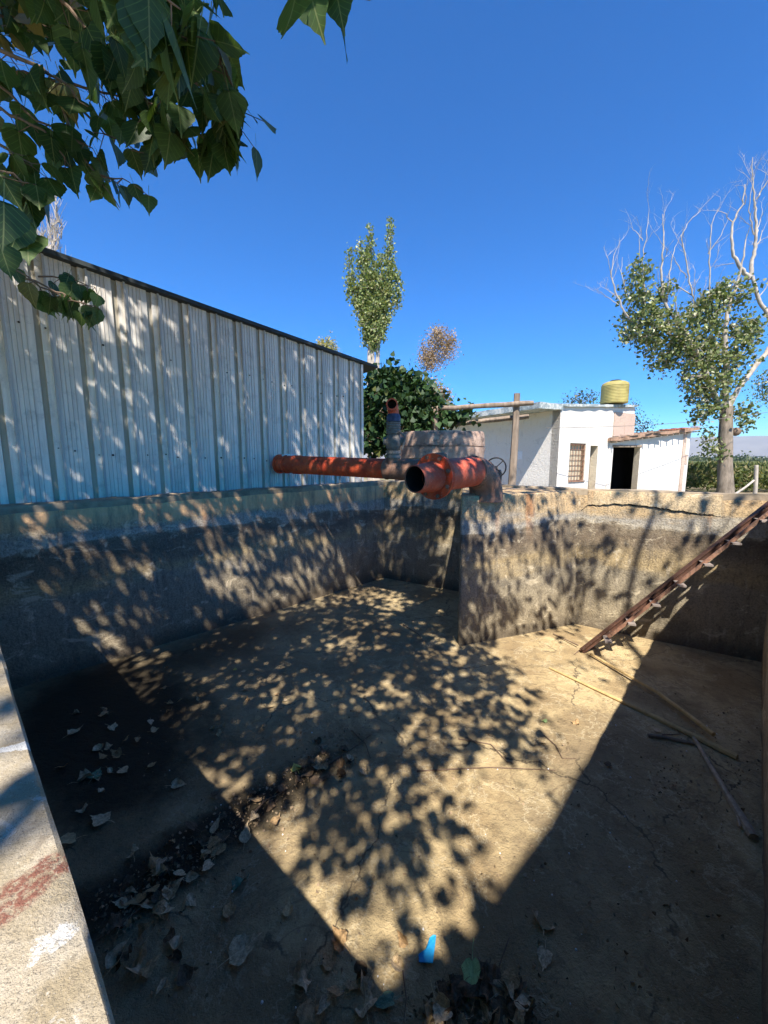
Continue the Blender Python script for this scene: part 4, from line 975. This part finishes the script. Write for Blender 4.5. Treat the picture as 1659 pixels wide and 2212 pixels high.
round_tree('dry_tree','brown leafless looking tree rising behind the dark vine', 925, 28, [(955,735,25),(925,760,22),(968,755,20),(940,775,22),(920,790,14),(945,720,14),(975,735,12)], M['leaf_brown'], M['barkbrown'], 26, .10, (928,830), dens=4, sig=.22)
round_tree('dry_tree','low brown bush just right of the dark vine top', 945, 17, [(945,845,22),(960,865,16),(935,835,14)], M['leaf_brown'], M['barkbrown'], 16, .09, (945,900), dens=3, sig=.15, rt=.08)
round_tree('yellow_tree','yellowing treetop showing just over the shed roof', 706, 34, [(704,738,14),(716,756,17),(692,752,13),(700,775,22),(706,748,16)], M['leaf_yellow'], M['barkpale'], 18, .15, (706,790), dens=3)
round_tree('grape_vine','dark green leafy vine climbing between the shed and the pergola', 872, 9.6,
  [(860,850,34),(900,862,34),(830,870,38),(880,905,50),(930,895,30),(955,908,18),(818,815,20),(868,818,14),(902,826,12),(800,850,20),(835,930,46),(890,940,36),(800,920,26),(970,895,10),(990,900,8),(936,862,12),(845,806,12),(888,815,9),(922,842,9),(1000,893,9),(820,960,30)],
  M['leaf_vine'], M['barkbrown'], 15, .15, (860,960), dens=1.8, rt=.09, sig=.13, tip=.005)
# bare pale poplars seen above the shed on the left
def bare(px, d, stems, label):
    b = P(px,995,d); r = thing('bare_tree', (b.x,b.y,0), label, 'tree', group='bare pale trees above the left end of the shed'); mb = MB(); rr = random.Random(int(px))
    for (x0,x1,yt,r0) in stems:
        a, c = P(x0,620,d), P(x1,yt,d); n = 14; pts = [Vector((a.x,a.y,0))]+[a.lerp(c,k/n)+Vector((rr.gauss(0,.07),rr.gauss(0,.2),0)) for k in range(n+1)]
        mb.tube(pts, [r0*1.4]+[r0*(1-.8*k/n) for k in range(n+1)], 6)
        for k in range(2, n+1):
            for q in range(6):
                p = pts[k]; L_ = rr.uniform(.5,1.6); e = p+Vector((rr.gauss(0,.24)*L_, rr.gauss(0,.3)*L_, L_)); m_ = p.lerp(e,.5)+Vector((rr.gauss(0,.08),0,-.05)); mb.tube([p,m_,e], [.022,.016,.008], 4)
    o = mb.build('branches', M['barkpale']); rebase(o, r)
bare(121, 30, [(118,122,415,.14),(112,112,470,.07),(127,128,480,.06)], 'taller bare white barked tree above the left end of the shed')
bare(95, 31, [(92,95,505,.10),(100,86,500,.05)], 'shorter bare white barked tree half hidden by leaves above the shed')
# big half-dead tree on the right
TD = 16.5; TF = TD/13
def Q(x, y, d=TD): return P((1400+x/2.513)*.864, (380+y/2.513)*.864, d)
def right_tree():
    rr = random.Random(12); D = TD
    blobs = [(500,720,50),(480,800,45),(480,880,60),(540,950,75),(640,900,45),(655,870,30),(500,1080,90),(620,1100,100),(440,1140,45),(720,1180,100),(850,1000,55),(900,1080,80),(950,950,75),(1030,880,70),(1110,900,70),(1110,1080,70),(1210,1110,60),(840,1250,110),(950,1250,90),(1080,1250,85),(580,1300,45),(700,1310,60),(900,1400,90),(1050,1380,80),(880,1530,55),(970,1500,75),(860,1650,50),(950,1620,60),(920,1790,40),(960,1850,45),(1130,1640,55),(1150,1700,35),(990,1900,25),(770,1440,40),(560,1190,60),(1170,1180,50)]
    cents = []; s = D/FPX/2.513*.864
    for (x,y,r_) in blobs:
        for k in range(int(max(4, r_*r_/170))):
            a = rr.uniform(0,2*math.pi); q = r_*math.sqrt(rr.random()); p = Q(x+q*math.cos(a), y+q*math.sin(a)); p.y += rr.gauss(0, r_*.7)*s+.25*noise.noise(Vector((x*.01,y*.01,0))); cents.append(p)
    b = Q(1040,2120); base = (b.x,b.y,0)
    limbs = [([(1060,1610),(1120,1480),(1220,1340),(1330,1200),(1320,1100),(1270,1020),(1225,930),(1195,840),(1190,790)],.085,.042),
      ([(1190,790),(1135,730),(1095,650),(1080,560),(1092,440),(1150,330),(1165,200)],.06,.012), ([(1195,800),(1205,700),(1228,600),(1235,500),(1232,380),(1230,290),(1215,150),(1215,30)],.06,.008),
      ([(1232,300),(1265,230),(1290,170),(1307,130)],.02,.01), ([(1228,600),(1290,540),(1320,460)],.02,.008), ([(1220,520),(1180,430),(1165,330),(1200,160)],.022,.006),
      ([(1235,520),(1290,440),(1330,330)],.02,.006), ([(1225,930),(1290,860),(1330,740)],.02,.008),
      ([(1045,1620),(1040,1450),(1035,1250),(1030,1130),(1045,1020),(1080,900),(1120,790),(1145,660),(1170,520)],.10,.012),
      ([(1040,1200),(1000,1120),(970,1050),(930,1000)],.05,.02), ([(1010,1610),(930,1440),(850,1270),(770,1130),(690,1030),(650,980),(625,860),(622,700),(640,520),(632,400)],.085,.008),
      ([(790,1160),(700,1000),(680,900)],.03,.01),([(850,960),(825,900),(800,790),(770,640),(745,540),(800,440),(870,380)],.026,.007),([(825,900),(740,820),(700,770)],.018,.006),
      ([(800,790),(720,690),(700,640)],.014,.005),([(930,1000),(930,890),(925,700),(920,560),(935,440),(985,365)],.026,.006),([(930,640),(985,540),(1020,440)],.014,.005),
      ([(690,1030),(600,900),(560,850)],.025,.01),([(560,1150),(470,1070),(400,1000),(350,870),(325,780),(340,650),(380,560)],.035,.006),([(325,780),(290,740),(270,680)],.012,.005),
      ([(440,960),(420,880),(400,760),(405,650)],.018,.006),([(370,960),(310,910),(290,900)],.012,.005),([(540,1050),(520,900),(500,700),(520,560),(540,380)],.028,.006),([(520,560),(490,500),(455,460)],.012,.005),
      ([(500,700),(485,560),(490,480)],.012,.004),([(670,950),(690,760),(720,620),(760,520)],.022,.005),([(1090,700),(1010,690)],.012,.005),([(1080,440),(1040,370),(1010,350)],.014,.005),([(1160,330),(1135,200)],.012,.004),
      ([(970,1050),(1040,960),(1110,860)],.04,.02),([(1000,1600),(960,1540),(900,1500)],.04,.015)]
    def extra(mb):
        def sub(p0, dirv, L_, r0, lev):
            if lev > 2 or L_ < .12: return
            n = 4; pts = [p0]; dd = dirv.copy()
            for k in range(n):
                dd = (dd+Vector((rr.gauss(0,.16), rr.gauss(0,.16), rr.gauss(.05,.10)))).normalized(); pts.append(pts[-1]+dd*L_/n)
            mb.tube(pts, [r0*(1-.7*k/n) for k in range(n+1)], 4, cap=False)
            for k in range(1, n+1):
                if rr.random() < .75: sub(pts[k], (dd+Vector((rr.gauss(0,.7),rr.gauss(0,.6),.25))).normalized(), L_*rr.uniform(.35,.6), r0*.55, lev+1)
        for pl, r0, r1 in limbs:
            r0 *= TF; r1 *= TF; n = len(pl); off = rr.uniform(-.4,.4); pts = []
            for k, (x,y) in enumerate(pl):
                p = Q(x,y); p.y += off*math.sin(k/n*2.5)*(1 if r0 < .05 else .5); pts.append(p)
            sm = []
            for k in range(n-1):
                for q in range(4): sm.append(pts[k].lerp(pts[k+1], q/4)+Vector((rr.gauss(0,.012),rr.gauss(0,.02),0)))
            sm.append(pts[-1]); m_ = len(sm); rad = [r0+(r1-r0)*k/(m_-1) for k in range(m_)]
            mb.tube(sm, rad, 10 if r0 > .05 else 6, rough=.08)
            for k in range(m_):
                z = sm[k].z
                if rad[k] < .045 and z > 5.4 and rr.random() < .30:
                    d_ = (sm[min(k+1,m_-1)]-sm[max(k-1,0)]).normalized(); sub(sm[k], (d_+Vector((rr.gauss(0,.6),rr.gauss(0,.6),.1))).normalized(), rr.uniform(.4,1.2), max(.007,rad[k]*.45), 0)
    r = thing('old_tree', base, 'big half bare tree with white upper limbs and sparse leaves right of the house', 'tree'); mb = MB(); extra(mb)
    f = Q(1047,1600); trunk = [(b.x+(f.x-b.x)*k_,b.y,f.z*k_) for k_ in (0,.12,.35,.7,1)]
    pass
    o = mb.build('trunk', M['barkpale'], smooth=True); rebase(o, r)
    tb = MB(); tb.tube([Vector(q) for q in trunk], [.34,.27,.25,.23,.20], 20, rough=.25); o = tb.build('bark', M['bark'], smooth=True); rebase(o, r)
    mb = MB(); grow(mb, [Q(1040,1450),Q(950,1350),Q(850,1270),Q(700,1150),Q(560,1080)], [.06,.06,.05,.04,.025], cents, .005, .35, 4); o = mb.build('twigs', M['barkpale']); rebase(o, r)
    kn = MB(); c_ = Q(1105,1755); kn.lathe([(-.20,.001),(-.17,.10),(-.08,.17),(.03,.18),(.12,.12),(.17,.001)], c_, (0,0,1), 14); o = kn.build('burl', M['barkbrown'], smooth=True); rebase(o, r)
    pos = blob_leaves(cents, 11, .14); leaf_cloud('crown', pos, RNG.uniform(.09,.165,len(pos)), (0,0,-.5), M['leaf_tree'], r, spread=.7)
right_tree()
round_tree('leafy_tree','green treetop just showing over the flat roof left of the yellow tank', 1250, 24, [(1255,862,14),(1275,858,12),(1225,864,8)], M['leaf_far'], M['barkbrown'], 14, .11, (1250,890), dens=4)
round_tree('leafy_tree','feathery green tree showing behind the small white chimney', 1372, 21, [(1362,905,14),(1375,925,16),(1395,918,10),(1365,875,8)], M['leaf_far'], M['barkbrown'], 14, .09, (1372,950), dens=3)
round_tree('leafy_tree','green tree cut by the right edge of the picture', 1700, 19, [(1672,830,30),(1690,860,34),(1660,855,12),(1655,815,10)], M['leaf_tree'], M['barkbrown'], 18, .09, (1700,920), dens=2)
# fence posts by the field
fp = P(1632,1060,11.0); f1 = thing('fence_post', (fp.x,fp.y,0), 'pale wooden fence post with a slanting brace beside the field', 'fence post')
t1 = P(1634,1005,11.0); mb = MB(); mb.tube([(fp.x,fp.y,0),(fp.x,fp.y,.7),(t1.x,t1.y,t1.z)], [.055,.05,.045], 10, rough=.2); o = mb.build('post', M['barkpale'], smooth=True); rebase(o, f1)
a,b = P(1628,1038,11.0),P(1590,1066,10.6); mb = MB(); mb.tube([a,(a+b)/2+Vector((0,0,-.02)),b,b+(b-a)*1.2], [.03,.03,.03,.03], 8, rough=.2); o = mb.build('brace', M['barkpale'], smooth=True); rebase(o, f1)
# field plants
def field():
    n = 34000; rr = RNG; d = 18+rr.random(n)**1.6*68; u = rr.uniform(.74,1.25,n); x = u*d; h = rr.uniform(.15,1.0,n)*(1.15+.25*np.sin(x*.9+d*.4)); pos = np.stack([x,d,h*.95],1)
    o = leaf_cloud('field_plants', pos, rr.uniform(.14,.34,n), (0,0,.9), M['crop'], spread=.8, width=.45); tag(o, 'dense green and dry brown field plants beyond the fence', 'field plants', kind='stuff')
    mb = MB(); mb.box((20,84,0),(1800,1400,1.12)); tag(mb.build('far_field', simple('far_field_green', (.10,.12,.045), 1, .5, .05, vec='pos')), 'flat green crop field running out to the horizon', 'field', kind='stuff')
    tl = []
    for k in range(420):
        d_ = random.uniform(260,520); x_ = d_*random.uniform(.74,1.3); hh = random.uniform(2.5,6)*(.6+.6*noise.noise(Vector((x_*.02,d_*.02,0)))+.3)
        for q in range(26): tl.append((x_+random.gauss(0,hh*.6), d_+random.gauss(0,2), abs(random.gauss(0,hh*.45))+.6))
    o = leaf_cloud('far_trees', tl, RNG.uniform(.9,1.9,len(tl)), (0,0,.3), M['leaf_far'], spread=1); tag(o, 'dark line of far trees along the horizon', 'far trees', kind='stuff')
field()
for k,(px,d,wd,hg,l) in enumerate([(1512,600,14,6,'small white far building just left of the tree trunk'),(1600,560,22,6,'long white far building right of the tree trunk'),(1640,620,12,7,'small white far building nearest the right edge')]):
    p = P(px,995,d); fb = thing('farm_building', (p.x,p.y,0), l, 'building', group='white buildings on the horizon'); mb = MB(); mb.box((-wd/2,-4,0),(wd/2,4,hg)); mb.build('wall', M['white'], fb)
    mb = MB(); mb.add([(-wd/2-.3,-4.3,hg),(wd/2+.3,-4.3,hg),(wd/2+.3,4.3,hg),(-wd/2-.3,4.3,hg),(-wd/2,0,hg+1.6),(wd/2,0,hg+1.6)], [(0,1,5,4),(2,3,4,5),(1,2,5),(3,0,4),(0,3,2,1)]); mb.build('roof', M['trim'], fb)

# ================================================================== THE TREE OVERHEAD
BASE = Vector((-3.9,-3.4,0))
over = thing('overhanging_tree', BASE, 'large heart leaved poplar overhead whose drooping leafy branches fill the top left', 'tree')
def rho(X, Y):
    if Y < 1.72 and X < -.15: r_ = .10
    elif Y < 2.2: r_ = .30 if X < -.25 else (.26 if X < .55 else .05)
    elif Y < 4.2:
        r_ = .90 if X < -2 else (.83 if X < .2 else (.76 if X < .75 else (.5 if X < 1.15 else .06)))
    elif Y < 6.6:
        if -2.5 < X < -.8 and 4.7 < Y < 5.9: r_ = .70
        elif X < -1.7: r_ = .93
        elif X < -.6: r_ = .86
        elif X < .9: r_ = .82
        elif X < 2.3: r_ = .54
        else: r_ = .16
    else:
        r_ = .93 if X < -2 else (.90 if X < -.9 else (.85 if X < .1 else (.6 if X < 1.6 else .22)))
    return r_
def allowed(px, py):
    if px < -60 or px > 1760 or py < -110: return True
    return px < 170 and py < 150
cl = []; area = (3.9+5.2)*(10.2-1.0); N_try = 34000; rr = random.Random(77)
for i in range(N_try):
    X, Yf = rr.uniform(-5.2,3.9), rr.uniform(1.0,10.2); cov = rho(X, Yf)
    c_ = noise.noise(Vector((X*.9,Yf*.8,0)))+1.0*noise.noise(Vector((X*2.4,Yf*2.1,5)))+.7*noise.noise(Vector((X*5,Yf*4.4,9)))
    lai = -math.log(1-cov)*max(.15, 1+(1.9 if cov < .9 else 1.1)*c_)
    if rr.random() > lai*.125: continue
    for tr in range(4):
        z = rr.uniform(3.0, 5.8) if Yf < 4.5 else (rr.uniform(3.8, 7.0) if Yf < 6.5 else rr.uniform(4.8, 8.4))
        y = Yf-(z+.5)/K; q = proj((X,y,z)) if y > 0 else None
        if q is None or allowed(*q): cl.append(Vector((X,y,z))); break
print('canopy clusters', len(cl))
mb = MB(); tk = [BASE, BASE+Vector((.1,.1,1.2)), BASE+Vector((.25,.3,2.6)), BASE+Vector((.5,.6,3.9)), BASE+Vector((.9,1.0,5.0))]
for pl, r0, r1 in [([(-3.4,-2.7,3.9),(-1.6,-3.0,4.5),(.4,-2.8,5.0),(1.7,-2.0,5.6),(2.45,-1.9,6.2),(2.8,-1.25,6.6),(2.92,-.75,6.9),(3.2,.1,7.4)],.09,.024), ([(2.2,-1.95,6.0),(2.35,-1.4,6.8),(2.4,-.6,7.6)],.02,.008), ([(2.5,-1.8,6.2),(3.1,-1.3,6.5),(3.5,-.6,7.2)],.028,.010),
                   ([(-3.4,-2.8,4.2),(-3.3,-1.2,4.9),(-3.2,.3,5.4),(-3.0,1.4,6.2)],.07,.02)]:
    pts = [Vector(p) for p in pl]; sm = []
    for k in range(len(pts)-1):
        for q in range(4): sm.append(pts[k].lerp(pts[k+1], q/4)+Vector((rr.gauss(0,.02),rr.gauss(0,.02),rr.gauss(0,.02))))
    sm.append(pts[-1]); m_ = len(sm); mb.tube(sm, [r0+(r1-r0)*k/(m_-1) for k in range(m_)], 9, rough=.1)
    pass
grow(mb, tk, [.30,.26,.24,.18,.10], cl, .0028, .35, 5, rmax=.045, power=.36)
o = mb.build('trunk', M['bark'], smooth=True); rebase(o, over)
pos = blob_leaves(cl, 10, .13)
pos = np.array([p for p in pos if p[1] < 0 or (lambda q: q is None or allowed(q[0], q[1]+60))(proj(p))])
leaf_cloud('crown', pos, RNG.uniform(.07,.125,len(pos)), (0,0,-.7), M['leaf_canopy'], over, spread=.7)
# the drooping boughs in the picture, leaf by leaf
rr = random.Random(5); BR = np.random.default_rng(8)
def bough(pts, r0, every, leafs=.085, spreadpx=0, side=1.0, dens=1.0):
    nb = MB(); NP, NS_ = [], []
    w_ = [P(*p) for p in pts]; sm = []
    for k in range(len(w_)-1):
        n = max(3, int((w_[k+1]-w_[k]).length/.05))
        for q in range(n): sm.append(w_[k].lerp(w_[k+1], q/n)+Vector((rr.gauss(0,.004),rr.gauss(0,.004),rr.gauss(0,.004))))
    sm.append(w_[-1]); m_ = len(sm); nb.tube(sm, [r0*(1-.75*k/(m_-1)) for k in range(m_)], 6)
    for k in range(1, m_):
        if rr.random() < every:
            for q in range(int(dens)+(1 if rr.random() < .5 else 0)):
                d_ = Vector((rr.gauss(0,1),rr.gauss(0,1),rr.gauss(-.5,.6))).normalized(); L_ = rr.uniform(.02,.07)*side; e = sm[k]+d_*L_
                nb.tube([sm[k], e], [.0016,.0012], 4, cap=False); NP.append(tuple(e)); NS_.append(leafs*rr.uniform(.75,1.2))
    bo = nb.build('bough', M['twig'], smooth=True); lv = leaf_cloud('leaves', NP, np.array(NS_), (0,0,-1.15), M['leaf_near'], None, hi=True, spread=.36, rng=BR); lv.parent = bo; rebase(bo, over); lv.data.transform(__import__('mathutils').Matrix.Translation(-over.location))
    return sm
bough([(-180,90,1.9),(0,150,1.7),(110,172,1.6),(200,198,1.5),(262,210,1.45)], .011, .75, .082)
bough([(110,172,1.6),(180,240,1.6),(230,290,1.55),(300,330,1.5)], .006, .85, .075)
bough([(120,180,1.6),(150,290,1.55),(190,350,1.5),(222,395,1.45),(258,448,1.42)], .006, .40, .062)
bough([(222,385,1.47),(262,385,1.45),(305,410,1.42)], .003, .75, .062)
bough([(-150,200,1.5),(0,235,1.45),(90,280,1.4),(140,340,1.4)], .008, .75, .085)
bough([(-150,330,1.3),(0,370,1.3),(30,380,1.3),(60,395,1.3)], .007, .8, .085,side=.8)
bough([(-150,420,1.1),(-20,470,1.1),(20,470,1.1),(45,470,1.1)], .006, .7, .085)
bough([(-120,540,1.45),(0,565,1.45),(60,600,1.45),(130,640,1.42),(205,668,1.4)], .005, .55, .062,side=.6)
bough([(90,600,1.45),(150,600,1.45),(205,620,1.45)], .003, .55, .062,side=.6)
bough([(150,-160,1.5),(250,-30,1.4),(330,70,1.35),(400,150,1.35),(450,210,1.35),(500,265,1.35)], .010, .9, .09, dens=2)
bough([(300,20,1.4),(380,60,1.4),(450,110,1.4),(500,160,1.4)], .006, .9, .085, dens=2)
bough([(330,150,1.4),(360,210,1.4),(400,255,1.4),(430,290,1.4)], .005, .8, .080, dens=2)
bough([(280,90,1.3),(290,170,1.35),(330,240,1.4),(350,290,1.4)], .005, .8, .080, dens=2)
bough([(200,-90,1.0),(290,-20,1.0),(370,40,1.0),(420,90,1.0)], .007, .8, .10, dens=2)
bough([(250,-120,.8),(330,-40,.8),(390,20,.82)], .005, .6, .10, dens=1)
bough([(420,-160,1.1),(500,-90,1.05),(600,-50,1.0),(700,-40,1.0),(800,0,1.0)], .006, .35, .085)
bough([(-60,20,2.4),(30,40,2.4),(100,60,2.4),(150,110,2.4)], .006, .8, .07, dens=2)
bough([(-80,-60,2.8),(40,-30,2.8),(120,0,2.8),(200,30,2.8)], .006, .8, .07, dens=2)
bough([(-60,90,1.25),(60,130,1.25),(140,180,1.25),(190,230,1.25)], .006, .55, .085)
bough([(40,-80,1.4),(150,20,1.35),(230,110,1.3),(300,190,1.3),(350,260,1.35)], .007, .8, .085, dens=2)
bough([(350,-60,1.2),(430,40,1.2),(475,120,1.2),(500,190,1.25),(520,240,1.3)], .006, .75, .08, dens=2)
bough([(-90,140,1.6),(20,200,1.6),(80,260,1.55),(160,300,1.5),(200,320,1.5)], .006, .7, .08)
bough([(-90,270,1.35),(10,320,1.35),(40,340,1.35),(70,360,1.35)], .006, .8, .08)
bough([(440,150,1.35),(470,240,1.35),(500,270,1.35),(525,285,1.35)], .004, .7, .075)
bough([(230,200,1.4),(280,250,1.4),(310,300,1.42),(330,335,1.45)], .004, .6, .07)
bough([(60,600,1.4),(120,628,1.4),(160,650,1.4),(205,660,1.4)], .004, .5, .07, side=.6)
# large near leaves, each on its own long stalk from the boughs above the picture
big = [(640,-20,.9,.115),(665,-35,.95,.10),(725,-25,1.0,.08),(470,-15,1.05,.075),(395,30,.95,.10),(430,70,1.0,.10),(330,70,.95,.10),(290,20,.95,.09),(370,150,1.0,.10),(8,440,.85,.085),(0,530,.95,.07),(440,200,1.2,.085),(410,-10,.9,.11),(345,-10,.9,.11),(240,10,1.1,.085),(205,-20,1.1,.09),(300,120,1.05,.09),(250,90,1.15,.085),(385,230,1.2,.085),(350,60,.85,.10),(460,30,1.1,.09)]
lv = leaf_cloud('large_leaves', [tuple(P(a_,b_,c_)) for a_,b_,c_,_ in big], np.array([q[3] for q in big]), (0,0,-1.15), M['leaf_near'], over, hi=True, spread=.3, rng=BR)
